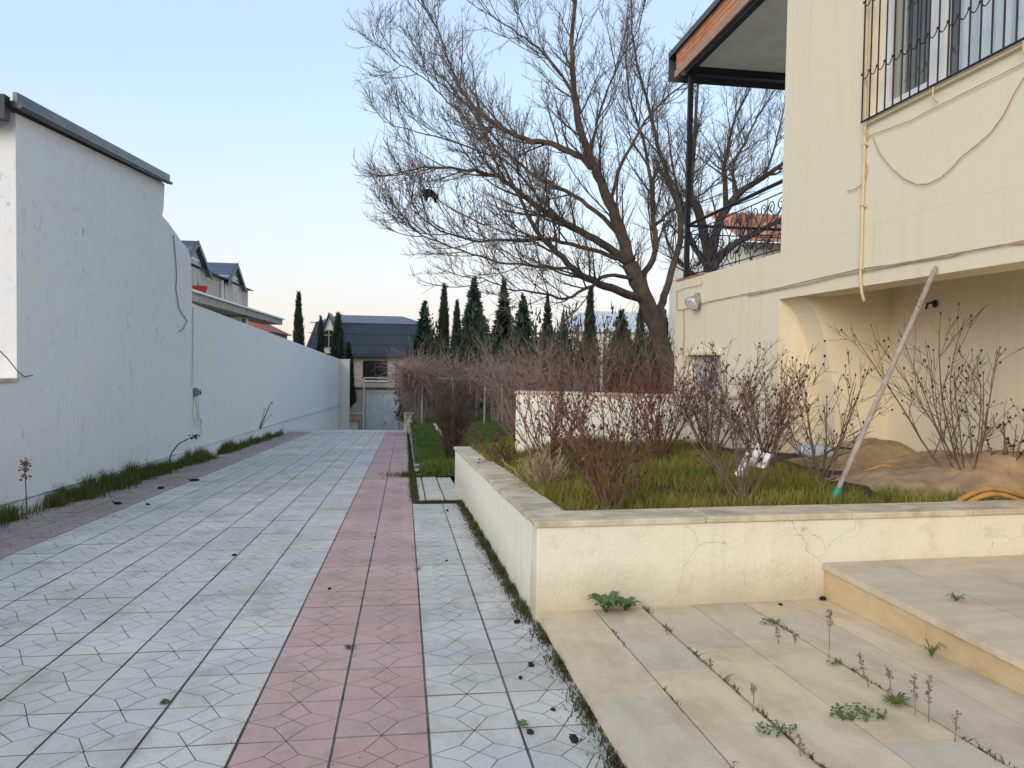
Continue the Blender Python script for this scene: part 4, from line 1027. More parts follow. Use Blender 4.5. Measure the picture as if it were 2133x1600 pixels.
# ---- broad dark evergreen bushes closing the garden
def bush_mesh(seed, n=5200):
    g = np.random.default_rng(seed); d = norm(g.normal(0, 1, (n, 3))); d[:, 2] = np.abs(d[:, 2])
    bumps = 1 + .22*np.sin(5*d[:, 0]+seed) * np.cos(4*d[:, 1]) + .14*np.sin(9*d[:, 2]+7*d[:, 0]); C0 = d*(g.uniform(.45, 1.05, n)*bumps)[:, None]
    B = norm(d + g.normal(0, .5, (n, 3)))*g.uniform(.06, .15, (n, 1)); A = norm(np.cross(B, g.normal(0, 1, (n, 3))))*g.uniform(.015, .035, (n, 1)); return tris_mesh('bush_crown', C0, A, B, M['cypress'])
BUSH = [bush_mesh(2), bush_mesh(9)]
for k, (px, ptop, Y, w, lab) in enumerate(((1000, 692, 42, 210, 'dark evergreen bush behind the vine pergola'), (1095, 690, 36, 200, 'dark evergreen bush right of the pergola'),
        (1180, 695, 36, 190, 'dark evergreen bush below the blunt cypress'), (1270, 698, 30, 170, 'dark evergreen bush behind the thin white pole'), (1360, 690, 27, 150, 'dark evergreen bush beside the leaning trunk'), (905, 698, 46, 130, 'dark evergreen bush at the left end of the pergola'))):
    p = atY(px, ptop, Y); zb = zlawn(p.x, Y)-.1; o = thing('evergreen_bush', lab, 'bush', 'evergreen bushes closing the garden', (p.x, Y, zb))
    c = bpy.data.objects.new('crown', BUSH[k % 2]); COL.objects.link(c); c.parent = o; w_ = w*Y/F_PX/2; o.scale = (w_, w_, p.z-zb); o.rotation_euler.z = k*1.3

# ---- pergola with dry vine
def build_pergola():
    p = thing('pergola', 'metal pergola overgrown with dry leafless vine beside the drive', 'pergola')
    Y0, Y1 = 27.0, 33.0; xa, xb = .35, 4.3; zt = .72
    for y in (Y0, 30, Y1):
        for x in (xa+.28, 1.75, 2.9, 3.55, xb):
            if y > Y0 and x in (1.75, 3.55): continue
            MB().tube([(x, y, zlawn(x, y)-.05), (x, y, zt)], .035, 6).build('post', M['lamp_metal'], p)
    for y in (Y0, 30, Y1): MB().tube([(xa, y, zt+.02), (xb, y, zt+.02)], .03, 6).build('beam', M['lamp_metal'], p)
    for x in (xa, 1.7, 3.0, xb): MB().tube([(x, Y0, zt+.07), (x, Y1, zt+.07)], .03, 6).build('rafter', M['lamp_metal'], p)
    v = MB()
    for k in range(1500):
        x, y = U(xa-.25, xb+.3), Y0 - .3 + (Y1-Y0+.6)*random.random()**1.5; z = zt + U(-.12, .30)
        if random.random() < .35: x = U(xa-.45, xa+.3)
        if random.random() < .3: y = Y0 + U(-.35, .25)
        droop = U(-.10, .16) if random.random() < .5 else U(-.26, -.05)
        pts = curve(Vector((x, y, z)), Vector((U(-1, 1), U(-1, 1), U(-.2, .8))).normalized(), U(.5, 1.5), 7, droop, .32); v.tube(pts, taper(U(.007, .014), .004, 7), 3, False)
    for k in range(420):                          # left side hanging down over the drive edge and inside
        x = U(-.05, .8) if k % 2 else U(.6, xb); y = U(Y0-.3, Y0+1.5) if k % 2 else U(Y0+1, Y1); pts = curve(Vector((x, y, U(0, .9))), Vector((U(-.5, .5), U(-.4, .4), -1)).normalized(), U(.5, 1.9), 7, U(-.25, .1), .30); v.tube(pts, taper(.011, .004, 7), 3, False)
    for x, y in ((.55, 27.2), (2.0, 28), (3.4, 27.4)):
        for q in range(4): v.tube(curve(Vector((x+U(-.2, .2), y, zlawn(x, y)-.1)), Vector((U(-.2, .2), U(-.2, .2), 1)), 1.9, 9, .05, .16), taper(.05, .02, 9), 5, False)
    tag(v.build('vine', M['vine'], p), kind='stuff')
build_pergola()

# ---- bare shrubs and rose bushes
def shrub(name, label, base, H, spread, nst, cat='shrub', group=None, stem='rose', sub=5, hips=0, leaf=0, r0=.009, lean=(0, 0), wob=.10, sub2=3):
    root = thing(name, label, cat, group, base); st, hp, lf = MB(), MB(), MB()
    for k in range(nst):
        a = 2*math.pi*(k+U(0, 1))/nst; s = spread*U(.3, 1.25)
        d = Vector((math.cos(a)*s+lean[0], math.sin(a)*s*.8+lean[1], 1)).normalized(); L = H*U(.72, 1.08)/max(.5, d.z)
        p = curve(Vector((U(-.05, .05), U(-.05, .05), -.03)), d, L, 9, .03, wob); rr = taper(r0*U(.7, 1.25), .0026, 9); st.tube(p, rr, 5, False)
        tips = [(p[-1], d)]
        for j in range(sub):
            u = .28+.7*(j+U(0, 1))/sub; q = int(u*9); q = min(q, 8); dd = p[q+1]-p[q]
            b = curve(p[q], rdir(dd, U(.4, .95), .15), L*U(.14, .38), 5, .06, .15); st.tube(b, taper(rr[q]*.65, .0022, 5), 3, False); tips.append((b[-1], b[-1]-b[-2]))
            for w in range(sub2):
                q2 = random.randint(1, 4); c = curve(b[q2], rdir(b[q2+1]-b[q2], U(.4, 1.0), .15), L*U(.05, .15), 3, .05, .16); st.tube(c, taper(.0028, .0018, 3), 3, False); tips.append((c[-1], c[-1]-c[-2]))
        for tp, dd in tips:
            if random.random() < hips:
                hp.ball(tp, U(.006, .0115), (1, 1, 1.15), 6, 4, .15)
                for q in range(3): e = rdir(dd if dd.length > 1e-4 else Vector((0,0,1)), .6); hp.tri(tp+Vector((.004, 0, .006)), tp+Vector((-.004, 0, .006)), tp+e*.022)
            if random.random() < leaf:
                for q in range(random.randint(1, 3)):
                    e = Vector((U(-1, 1), U(-1, 1), U(-.6, .8))).normalized()*U(.018, .036); n = e.cross(Vector((U(-1, 1), U(-1, 1), U(-1, 1)))); n = n.normalized()*e.length*.35 if n.length > 1e-5 else Vector((.01, 0, 0)); lf.quad(tp, tp+e*.5+n, tp+e, tp+e*.5-n)
    st.build('stems', M[stem], root)
    if hp.v: tag(hp.build('hips', M['hip'], root), kind='stuff')
    if lf.v: tag(lf.build('leaves', M['red_leaf'], root), kind='stuff')
    return root
def soilpt(px, py, Y): p = atY(px, py, Y); return (p.x, Y, zsoil(p.x, Y)-.02)
GR = 'rose bushes in the planter'
R = [ # label, base px, Y, H, spread, stems, sub, hips, leaf, lean
    ('big reddish rose bush just behind the front coping, left of the white bag', 1268, 1050, 5.25, .88, .66, 14, 11, .22, .12, (-.05, .1), 'rose'),
    ('rose bush with the white plastic bag caught in it', 1545, 1048, 5.35, .88, .80, 11, 8, .25, .02, (.0, .25), 'rose_grey'),
    ('rose bush at the left end of the garden wall', 1150, 960, 7.6, .95, .66, 17, 10, .25, .10, (0, .05), 'rose'),
    ('dense red rose bush in front of the middle of the garden wall', 1375, 960, 7.4, 1.02, .80, 20, 10, .2, .14, (0, .05), 'rose'),
    ('rose bush between the white bag and the garden wall', 1590, 955, 7.2, .98, .76, 17, 9, .25, .06, (0, .05), 'rose'),
    ('brown rose bush left of the leaning handle, before the arch', 1712, 1000, 6.3, 1.00, .58, 10, 7, .3, .02, (0, .05), 'rose_grey'),
    ('tall open rose bush with dark hips right of the leaning handle', 2020, 1030, 5.75, 1.28, .66, 11, 7, .30, 0, (-.16, .12), 'rose_grey'),
    ('low straggly rose bush arching over the left coping', 1075, 985, 8.4, .42, 1.0, 8, 6, .5, .03, (-.8, .1), 'rose'),
    ('tall purple stemmed rose bush by the right end of the garden wall', 1480, 950, 7.9, 1.10, .70, 16, 10, .25, .10, (0, 0), 'rose'),
    ('small rose bush at the right edge of the picture', 2115, 1025, 5.6, .62, .60, 6, 4, .6, 0, (0, .2), 'rose_grey')]
for lab, px, py, Y, H, sp, n, sub, hi, le, ln, sm in R:
    shrub('rose_bush', lab, soilpt(px, py, Y), H, sp, n, 'rose bush', GR, sm, sub, hi, le, .0085, ln)
SG = 'bare shrubs behind the planter'
for lab, px, Y, top, sp, n, le, sm, zb in (
    ('dense brown twiggy shrub on the lawn beside the drive', 940, 14.6, 800, .36, 44, .0, 'bark', None),
    ('tall red tipped shrub rising behind the lawn shrub', 968, 16.5, 750, .10, 6, .35, 'rose', None),
    ('purple brown shrub behind the left end of the garden wall', 1120, 12.6, 715, .42, 22, .06, 'vine', None),
    ('red leaved shrub behind the middle of the garden wall', 1215, 12.2, 700, .50, 20, .14, 'vine', None),
    ('tall shrub with scarlet leaves beside the thin white pole', 1262, 12.8, 680, .30, 12, .30, 'rose', None),
    ('shrub with scattered red leaves left of the cream house corner', 1335, 12.4, 715, .45, 18, .16, 'rose_grey', None),
    ('grey brown shrub behind the garden wall near the house', 1385, 13.0, 735, .38, 18, .10, 'vine', None),
    ('faded pinkish shrub in front of the dark evergreens', 1165, 15.5, 720, .50, 24, .05, 'vine', None),
    ('loose brown shrub at the right end of the pergola', 1075, 20.0, 740, .50, 26, .03, 'vine', None)):
    p = atY(px, top, Y); z0 = zlawn(p.x, Y) if Y > 12 else -.5
    shrub('bare_shrub', lab, (p.x, Y, z0), p.z-z0, sp, n, 'shrub', SG, sm, 8, .05, le, .010, (0, 0), .12, 4)
# pale tangle of dry grass in the planter
shrub('dry_tangle', 'pale tangle of dry grass stems among the rose bushes', soilpt(1130, 1010, 6.4), .34, 1.0, 46, 'dry grass', None, 'dry_grass', 5, 0, 0, .0028, (0, 0), .25, 3)

# ---- grass
def blades(name, P, H, W, mat, lean=.35, parent=None, kind='stuff'):
    """P (n,3) roots; H heights; two-segment bent blades"""
    n = len(P); g = RNG; a = g.uniform(0, 2*np.pi, n); o = np.stack([np.cos(a), np.sin(a), np.zeros(n)], 1); s = np.stack([-np.sin(a), np.cos(a), np.zeros(n)], 1)
    l = (g.uniform(.05, lean*2, n)*H)[:, None]; h = H[:, None]; w = (W*g.uniform(.6, 1.3, n))[:, None]; z = np.array([0, 0, 1.0])
    b = g.uniform(0, 2*np.pi, n); s = np.stack([np.cos(b), np.sin(b), np.zeros(n)], 1)
    V = np.empty((n, 5, 3)); V[:, 0] = P-s*w; V[:, 1] = P+s*w; m = P+o*l*.35+z*h*.6; V[:, 2] = m-s*w*.75; V[:, 3] = m+s*w*.75; V[:, 4] = P+o*l+z*h
    f = np.array([[0, 1, 3], [0, 3, 2], [2, 3, 4]]); Fc = (f[None]+(np.arange(n)*5)[:, None, None]).reshape(-1, 3)
    ob = numesh(name, V.reshape(-1, 3), Fc, mat, parent)
    if kind: ob['kind'] = kind
    return ob
def hnoise(x, y, s=1.0, ph=0): return .5+.5*np.sin(x*2.1*s+1.3*np.sin(y*1.7*s+ph)+ph)*np.cos(y*1.9*s+.8*np.sin(x*2.6*s))
def build_grass():
    g = RNG
    n = 46000; x = g.uniform(1.08, 4.6, n); y = g.uniform(4.9, 9.3, n)
    d = W2B-W2A; k = (x-W2A.x)*d.y-(y-W2A.y)*d.x                 # in front of the garden wall
    keep = (k > -.02) & (y > 4.9+.05*(x-.84)) & ~((x > 3.75+.25*np.sin(y*3)) & (y > 5.45+.15*np.sin(x*5)))
    nn = hnoise(x, y, 1.4); keep &= g.uniform(0, 1, n) < (.35+.75*nn); x, y, nn = x[keep], y[keep], nn[keep]
    z = np.array([zsoil(a, b) for a, b in zip(x, y)])-.03; H = g.uniform(.05, .13, len(x))*(.6+.7*nn)
    o = blades('planter_grass', np.stack([x, y, z], 1), H, .0030, M['grass']); tag(o, 'yellowish green grass growing in the raised planter', 'grass')
    n = 9000; x = g.uniform(1.0, 2.2, n); y = g.uniform(8.8, 11.2, n); z = np.array([zsoil(a, b) for a, b in zip(x, y)])-.03
    o = blades('planter_grass', np.stack([x, y, z], 1), g.uniform(.06, .16, n), .0035, M['grass']); tag(o, 'tufted grass at the far narrow end of the planter', 'grass')
    # lawn
    n = 90000; x = .30+g.exponential(2.6, n); y = 12.98+g.gamma(1.4, 6.2, n); keep = (x < 9) & (y < 42) & ((x > .34+.12*np.sin(y*2.2)) | (y > 24)); nn = hnoise(x, y, .8, 2)
    keep &= g.uniform(0, 1, n) < (.5+.6*nn); x, y, nn = x[keep], y[keep], nn[keep]; z = np.array([zlawn(a, b) for a, b in zip(x, y)])-.02
    H = g.uniform(.06, .17, len(x))*(.6+.7*nn)*np.where(y < 15.5, 1.25, 1)
    o = blades('lawn_grass', np.stack([x, y, z], 1), H, .006, M['lawn_grass']); tag(o, 'green lawn grass beside the drive beyond the planter', 'grass')
    # verge along the left wall
    n = 24000; y = 4+g.gamma(2.2, 5.2, n); keep = (y < 27); y = y[keep]; dens = hnoise(y*0, y, .55, .7); keep = (g.uniform(0, 1, len(y)) < .45+.9*dens) & ~((y > 9.1) & (y < 9.9) & (g.uniform(0, 1, len(y)) < .9)) & ~((y > 17.2) & (y < 18.2)); y = y[keep]
    x = np.array([xw(b) for b in y])+.06+np.abs(g.normal(0, 1, len(y)))*(.05+.10*hnoise(y*2.0, y*1.1, 1.3, 1.0)); z = np.array([zd(b) for b in y])-.005; H = g.uniform(.06, .30, len(y))**1.0*np.clip(1.2-(x+4.4)*1.4, .3, 1.2)*(.45+.75*hnoise(y*1.0, y*2.3, 1.0, .3))
    o = blades('verge_grass', np.stack([x, y, z], 1), H, .0045, M['weed_grass'], .3); tag(o, 'strip of long dark grass along the foot of the white wall', 'grass')
    # moss and grass in the gap along planter and terrace
    n = 7000; y = g.uniform(1.8, 10, n); e = np.where(y < 4.6, .868, np.array([xl(b) for b in y])); nn = hnoise(y*0, y*3.3, 1, .2); keep = g.uniform(0, 1, n) < .30+.8*nn; y, e, nn = y[keep], e[keep], nn[keep]
    x = e-.004-np.abs(g.normal(0, .038, len(y))); z = np.array([zd(b) for b in y])-.004; H = g.uniform(.015, .07, len(y))*(.5+.9*nn)
    o = blades('gap_weeds', np.stack([x, y, z], 1), H, .0035, M['moss'], .7); tag(o, 'dark moss and grass in the gap along planter and terrace', 'moss')
    # grass line between pink tiles and side path / kerb, tuft at the path end
    n = 5200; y = 9.9+g.gamma(1.6, 4.2, n); y = y[y < 27]; x = .155+g.normal(0, .028, len(y)); z = np.array([zd(b) for b in y])-.01; H = g.uniform(.02, .08, len(y))
    a = g.uniform(0, 2*np.pi, 2400); r = np.abs(g.normal(0, .22, 2400)); x2 = .30+r*np.cos(a)*1.2; y2 = 13.25+r*np.sin(a)*.8; P2 = np.stack([x2, y2, np.array([zd(b) for b in y2])+.004], 1)
    x3 = g.uniform(.15, .86, 1500); y3 = 9.96+g.normal(0, .035, 1500); P3 = np.stack([x3, y3, np.array([zd(b) for b in y3])-.004], 1)
    P = np.concatenate([np.stack([x, y, z], 1), P2, P3]); H = np.concatenate([H, g.uniform(.03, .10, 2400), g.uniform(.02, .05, 1500)])
    o = blades('edge_weeds', P, H, .004, M['moss'], .6); tag(o, 'weeds and moss round the pale slabs beside the pink tiles', 'moss')
    # tiny moss along terrace joints and drive joints
    P = []
    for k in range(900):
        q = random.random(); xx = random.choice((1.556, 1.556, 2.26, 2.26, 1.223)) + random.gauss(0, .006); yy = U(2.2, 4.65)
        if hnoise(np.array([xx*3]), np.array([yy*4.1]))[0] > .55: P.append((xx, yy, ZT(yy)-.004))
    for k in range(500):
        yy = U(2.6, 14); xx = TX0 - TILE*random.choice((0, 0, 1, 2, 3, 5)) + random.gauss(0, .006)
        if hnoise(np.array([xx*7]), np.array([yy*5.1]))[0] > .72: P.append((xx, yy, zd(yy)-.006))
    P = np.array(P); o = blades('joint_weeds', P, g.uniform(.008, .03, len(P)), .003, M['moss'], 1.2); tag(o, 'tiny weeds and moss sprouting from the paving joints', 'moss')
build_grass()

# leaf litter and crumbs swept against the edges of the drive
def build_litter():
    g = RNG; n = 1500; y = g.uniform(5, 24, n); x = np.array([xw(b) for b in y])+.25+np.abs(g.normal(0, .42, n))
    y2 = g.uniform(2.4, 10, 420); x2 = np.where(y2 < 4.6, .86, .80)-np.abs(g.normal(0, .10, 420)); x3 = g.uniform(-3.2, .8, 330); y3 = g.uniform(2.4, 16, 330)
    X = np.concatenate([x, x2, x3]); Y = np.concatenate([y, y2, y3]); m = len(X); keep = hnoise(X*2, Y*1.7, 1, 1.1) > np.where(np.arange(m) < n, .45, .1); X, Y = X[keep], Y[keep]; m = len(X)
    Z = np.array([zd(b) for b in Y])+.004; C0 = np.stack([X, Y, Z], 1); a = g.uniform(0, 6.28, m); r = (g.uniform(.003, .012, m)*np.clip(Y/7, .45, 1.3))[:, None]
    d = np.stack([np.cos(a), np.sin(a), g.uniform(0, .5, m)], 1); e = np.stack([-np.sin(a), np.cos(a), g.uniform(-.1, .3, m)], 1)
    me = tris_mesh('leaf_litter', C0, e*r*.6, d*r*1.8, M['pod']); o = bpy.data.objects.new('leaf_litter', me); COL.objects.link(o); tag(o, 'dark crumbs and leaf litter scattered on the paving', 'litter', None, 'stuff')
build_litter()

# ================================================================== SMALL THINGS
def T(px, py, h=None): return at(px, py, (0, S, 1), .078 if h is None else h)
def dry_weed(label, base, top, Z=None, head=.5, m='dry'):
    """a dried stalk standing in a paving joint; base and top in pixels"""
    b = T(*base); t = atY(top[0], top[1], b.y); o = thing('dry_weed', label, 'weed', 'dry weeds in the terrace joints', b); L = t-b; st = MB(); n = 7
    p = [L*(k/n)+Vector((U(-.004, .004), U(-.004, .004), 0))*(k > 0) for k in range(n+1)]; st.tube(p, taper(.0028, .0018, n), 4, False); hd = MB()
    for k in range(int(16+L.length*120)):
        u = U(1-head, 1.0); q = L*u; e = Vector((U(-1, 1), U(-1, 1), U(-.2, 1))).normalized()*U(.006, .018); st.tube([q, q+e], .0012, 3, False); hd.ball(q+e, U(.002, .0042), (1, 1, 1.3), 5, 3, .2)
    st.build('stalk', M[m], o); tag(hd.build('seed_heads', M['dry'], o), kind='stuff')
for lab, b, t, hd in (
    ('tallest thin dry weed near the step corner', (1726, 1372), (1729, 1272), .35), ('dry weed leaning left of the grass tuft in the middle joint', (1809, 1431), (1788, 1362), .5),
    ('dry weed with a branched head just behind the grass tuft', (1857, 1455), (1850, 1392), .35), ('left of two dry weeds close together in the middle joint', (1906, 1491), (1904, 1410), .6),
    ('right of two dry weeds close together in the middle joint', (1934, 1505), (1936, 1410), .6), ('dry weed lowest in the middle joint, by the picture edge', (1989, 1545), (1993, 1482), .65),
    ('dry weed alone in the left joint, upper one', (1569, 1482), (1569, 1430), .4), ('dry weed in the left joint near the bottom', (1668, 1575), (1664, 1535), .7),
    ('small dry weed far up the middle joint', (1621, 1342), (1618, 1308), .6), ('small dry weed at the joint crossing left of the long one', (1390, 1322), (1386, 1302), .6),
    ('bushy small dry weed in the left joint', (1481, 1397), (1478, 1372), .8), ('small dry weed beside the tall one', (1655, 1340), (1657, 1324), .7)):
    dry_weed(lab, b, t, head=hd)
def rosette(label, base, R_, n, up, mat='green_leaf', wid=.16, name='leafy_weed', cat='weed', grp='green weeds on the terrace'):
    b = T(*base) if not isinstance(base, Vector) else base; o = thing(name, label, cat, grp, b); lf = MB()
    for k in range(n):
        a = 2*math.pi*(k+U(0, .8))/n; L = R_*U(.6, 1.1); d = Vector((math.cos(a), math.sin(a), 0)); s = Vector((-math.sin(a), math.cos(a), 0)); w = L*wid; z = Vector((0, 0, 1))
        pts = [Vector((0, 0, .004)), d*L*.35+z*up*L*.8, d*L*.7+z*up*L*1.1, d*L+z*up*L*.9]
        wd = [w*.4, w, w*.85, .001]
        for j in range(3): lf.quad(pts[j]-s*wd[j], pts[j]+s*wd[j], pts[j+1]+s*wd[j+1], pts[j+1]-s*wd[j+1])
    tag(lf.build('leaves', M[mat], o), kind='stuff')
rosette('large dark green leafy weed at the foot of the front planter wall', (1262, 1276), .14, 18, .7, 'green_leaf', .17)
rosette('smaller dark green weed right of the large one at the planter foot', (1303, 1273), .11, 15, .6, 'green_leaf', .17)
rosette('thin grass tuft against the riser of the step', (1940, 1371), .075, 14, 1.0, 'weed_grass', .05)
rosette('flat grass tuft in the middle joint of the terrace', (1864, 1468), .09, 22, .35, 'weed_grass', .06)
rosette('little weed on the joint between pink and grey tiles', atD(870, 1187), .035, 10, .4, 'green_leaf', .2)
rosette('pale weed tuft in the joint of the pink tiles', atD(728, 1352), .04, 18, .4, 'moss', .12)
rosette('small yellowish weed between two grey tiles', atD(343, 1466), .032, 12, .4, 'moss', .25)
rosette('small green weed in the joint by the dark pods', atD(1088, 1513), .036, 12, .5, 'green_leaf', .25)
rosette('weed tuft in the joint of the upper terrace', at(1992, 1253, (0, 0, 1), ZU), .07, 12, .5, 'weed_grass', .08)
def clover(label, base, R_, n):
    b = T(*base); o = thing('creeping_weed', label, 'weed', 'green weeds on the terrace', b); lf = MB()
    for k in range(n):
        a = U(0, 6.28); r = R_*math.sqrt(U(0, 1)); c = Vector((r*math.cos(a)*1.3, r*math.sin(a)*.7, U(.006, .028))); e = Vector((U(-1, 1), U(-1, 1), U(-.2, .4))).normalized()*U(.006, .012); s = Vector((-e.y, e.x, U(-.004, .004)))*.7; lf.quad(c-e, c+s, c+e, c-s)
    tag(lf.build('leaves', M['green_leaf'], o), kind='stuff')
clover('patch of bright green creeping weed on a terrace slab', (1787, 1490), .10, 190); clover('small creeping weed on the middle joint below the wall', (1603, 1300), .05, 60); clover('tiny creeping weed near the middle of the second joint', (1738, 1385), .035, 40); clover('sprawling brown green weed on the left joint near the bottom edge', (1615, 1525), .07, 80)
# stalks by the left wall
def stalk(label, pts, Y, r, head, m='dry'):
    P = [atY(x, y, Y) for x, y in pts]; o = thing('dry_stalk', label, 'stalk', None, P[0]); st = MB(); Q = [p-P[0] for p in P]; st.tube(Q, taper(r, r*.5, len(Q)-1), 5, False); hd = MB()
    for k in range(head):
        q = Q[-1].lerp(Q[-2], U(0, .8)); e = Vector((U(-1, 1), U(-.6, .6), U(-.5, .9))).normalized()*U(.02, .07); st.tube([q, q+e], .004, 3, False); hd.ball(q+e, U(.008, .018), (1, 1, .8), 6, 4, .25)
    st.build('stalk', M[m], o)
    if hd.v: tag(hd.build('seed_heads', M[m], o), kind='stuff')
stalk('dry brown thistle standing against the corner of the low wall', [(56, 1072), (55, 1040), (53, 1000), (50, 962)], 9.0, .010, 34)
stalk('bent dry stalk leaning out from the white wall', [(352, 960), (358, 942), (372, 925), (392, 914), (412, 908)], 14.0, .014, 22, 'moss')
stalk('longest dark twig leaning from the grass near the crest', [(541, 893), (548, 876), (556, 858), (563, 842), (566, 838)], 22.0, .018, 6, 'moss')
stalk('thin twig left of the longest dark twig near the crest', [(540, 893), (545, 876), (550, 860), (553, 850)], 22.2, .009, 2, 'moss')
stalk('thin twig right of the longest dark twig near the crest', [(543, 893), (552, 878), (560, 868), (566, 862)], 21.8, .009, 2, 'moss')
# dark pods and litter
for lab, p in (('largest dark pod near the bottom edge beside the terrace', (1196, 1545, .020, .078)), ('dark pod pair beside the small weed in the joint', (1104, 1528, .014, 0)), ('dark pod lying near the gap at mid planter corner', (1106, 1388, .017, 0)),
        ('small dark pod on a grey tile below the corner', (1084, 1414, .011, 0)), ('small dark pod by the moss near the terrace edge', (1152, 1480, .010, 0)), ('dark pod on the pink tiles', (686, 1228, .013, 0)), ('tiny dark pod on the grey tiles right of the pink', (930, 1169, .011, 0)),
        ('dark pod beside the moss at the far planter end', (932, 1065, .018, 0)), ('black pod in the corner of step and planter wall', (1714, 1250, .020, .078)), ('small black pod left of the step corner', (1626, 1261, .011, .078)), ('pale snail shell on the terrace below the step', (1781, 1308, .011, .06)),
        ('curled dark leaf on the grey tiles left of the pink', (488, 1157, .022, 0)), ('dark pod in the gap beside the planter side', (1077, 1298, .019, 0)), ('dark leaf litter near the left wall, lower', (245, 1050, .045, 0)), ('dark leaf litter near the left wall, upper', (335, 1018, .05, 0)), ('dark litter strip near the middle of the verge', (405, 1002, .06, 0)),
        ('small litter on the tiles below the verge', (308, 1052, .03, 0)), ('small dark crumb in the joint of the pink tiles', (781, 1120, .010, 0))):
    q = at(p[0], p[1], (0, S, 1), p[3]); r = p[2]; o = thing('dark_pod' if 'snail' not in lab else 'snail_shell', lab, 'pod' if 'snail' not in lab else 'shell', 'dark pods and litter on the paving' if 'snail' not in lab else None, q+Vector((0, 0, r*.55)))
    flat = .35 if 'leaf' in lab or 'litter' in lab else .75
    b = MB().ball((0, 0, (flat-.75)*r*.6), r, (1.35, .9, flat), 9, 6, .16).build('husk', M['pod'] if 'snail' not in lab else M['kerb'], o, True)
    MB().tube([(r*1.2, 0, 0), (r*1.7, r*.3, .2*r)], r*.16, 4).build('stem', M['pod'] if 'snail' not in lab else M['kerb'], o); o.rotation_euler.z = U(0, 6.28)

# leaning handle with a green sleeve
def build_handle():
    a = Vector((3.33, 5.35, zsoil(3.3, 5.35)-.05)); b = atX(1947, 562, XB-.028); a = atY(1733, 1048, 5.30)
    o = thing('tool_handle', 'long grey wooden handle with a green sleeve leaning on the overhang', 'tool handle', loc=a); d = b-a; u = d.normalized()
    MB().tube([u*.0, u*.30, u*1.2, d*1.0, d+u*.03], [.018, .0215, .021, .020, .012], 12).build('shaft', M['pole_wood'], o, True)
    MB().tube([u*-.10, u*-.02, u*.08, u*.13], [.021, .025, .0245, .0235], 12).build('sleeve', M['green_tape'], o, True)
build_handle()
# hose loops
def build_hose():
    z = .44; o = thing('garden_hose', 'yellow garden hose lying in loops behind the coping at the right', 'hose')
    for k, (pp, Y) in enumerate((([(1985, 1052), (2003, 1040), (2030, 1025), (2060, 1018), (2095, 1022), (2133, 1034), (2180, 1050)], 5.12), ([(2010, 1052), (2035, 1038), (2062, 1030), (2090, 1032), (2120, 1042), (2150, 1056)], 5.10))):
        MB().tube([q for q in limb_path(pp, Y, Y+.06, 5)], .021, 8).build('loop', M['hose'], o, True)
    P = [(1795, 985), (1808, 980), (1822, 975), (1840, 970), (1856, 974), (1870, 985)]
    tag(MB().tube(limb_path(P, 6.4, 6.3, 5), .016, 8).build('hose_end', M['hose'], smooth=True), 'short tan hose end lying before the sand heap', 'hose')
    P = [(1716, 985), (1717, 962), (1722, 945), (1735, 936), (1752, 933), (1775, 935)]
    tag(MB().tube(limb_path(P, 6.5, 6.7, 5), .009, 6).build('black_hose', M['black'], smooth=True), 'thin black hose arching beside the pale sack', 'hose')
build_hose()
# sand heaps under the overhang
def build_sand():
    def heap(label, x0, x1, y0, y1, peaks, seed):
        g = np.random.default_rng(seed); xs = np.linspace(x0, x1, 34); ys = np.linspace(y0, y1, 44); mb = MB()
        for y in ys:
            for x in xs:
                e = min((x-x0)/.35, (y-y0)/.35, (y1-y)/.3, 1); e = max(0, e)
                z = .40 + sum(h*math.exp(-((x-px)**2/sx+(y-py)**2/sy)) for px, py, h, sx, sy in peaks)*e**.7 - .06*(1-e) + .03*math.sin(7*x+3*y)*math.cos(6*y-2*x)*e + g.uniform(-.012, .012)
                mb.v.append((x, y, z))
        n = len(xs)
        for j in range(len(ys)-1):
            for i in range(n-1): mb.f.append((j*n+i, j*n+i+1, (j+1)*n+i+1, (j+1)*n+i))
        tag(mb.build('sand_heap', M['sand'], smooth=True), label, 'sand heap', 'sand heaps under the overhang')
    heap('brown sand heap against the arch wall under the overhang', 3.9, 5.42, 6.75, 7.73, [(5.1, 7.5, .28, .25, .25), (4.4, 7.1, .08, .4, .3)], 1)
    heap('broad sand heap along the back wall at the right', 3.75, 5.425, 5.22, 6.85, [(5.2, 5.7, .33, .35, .35), (5.0, 6.6, .18, .3, .2), (4.3, 5.9, .06, .3, .5)], 2)
build_sand()
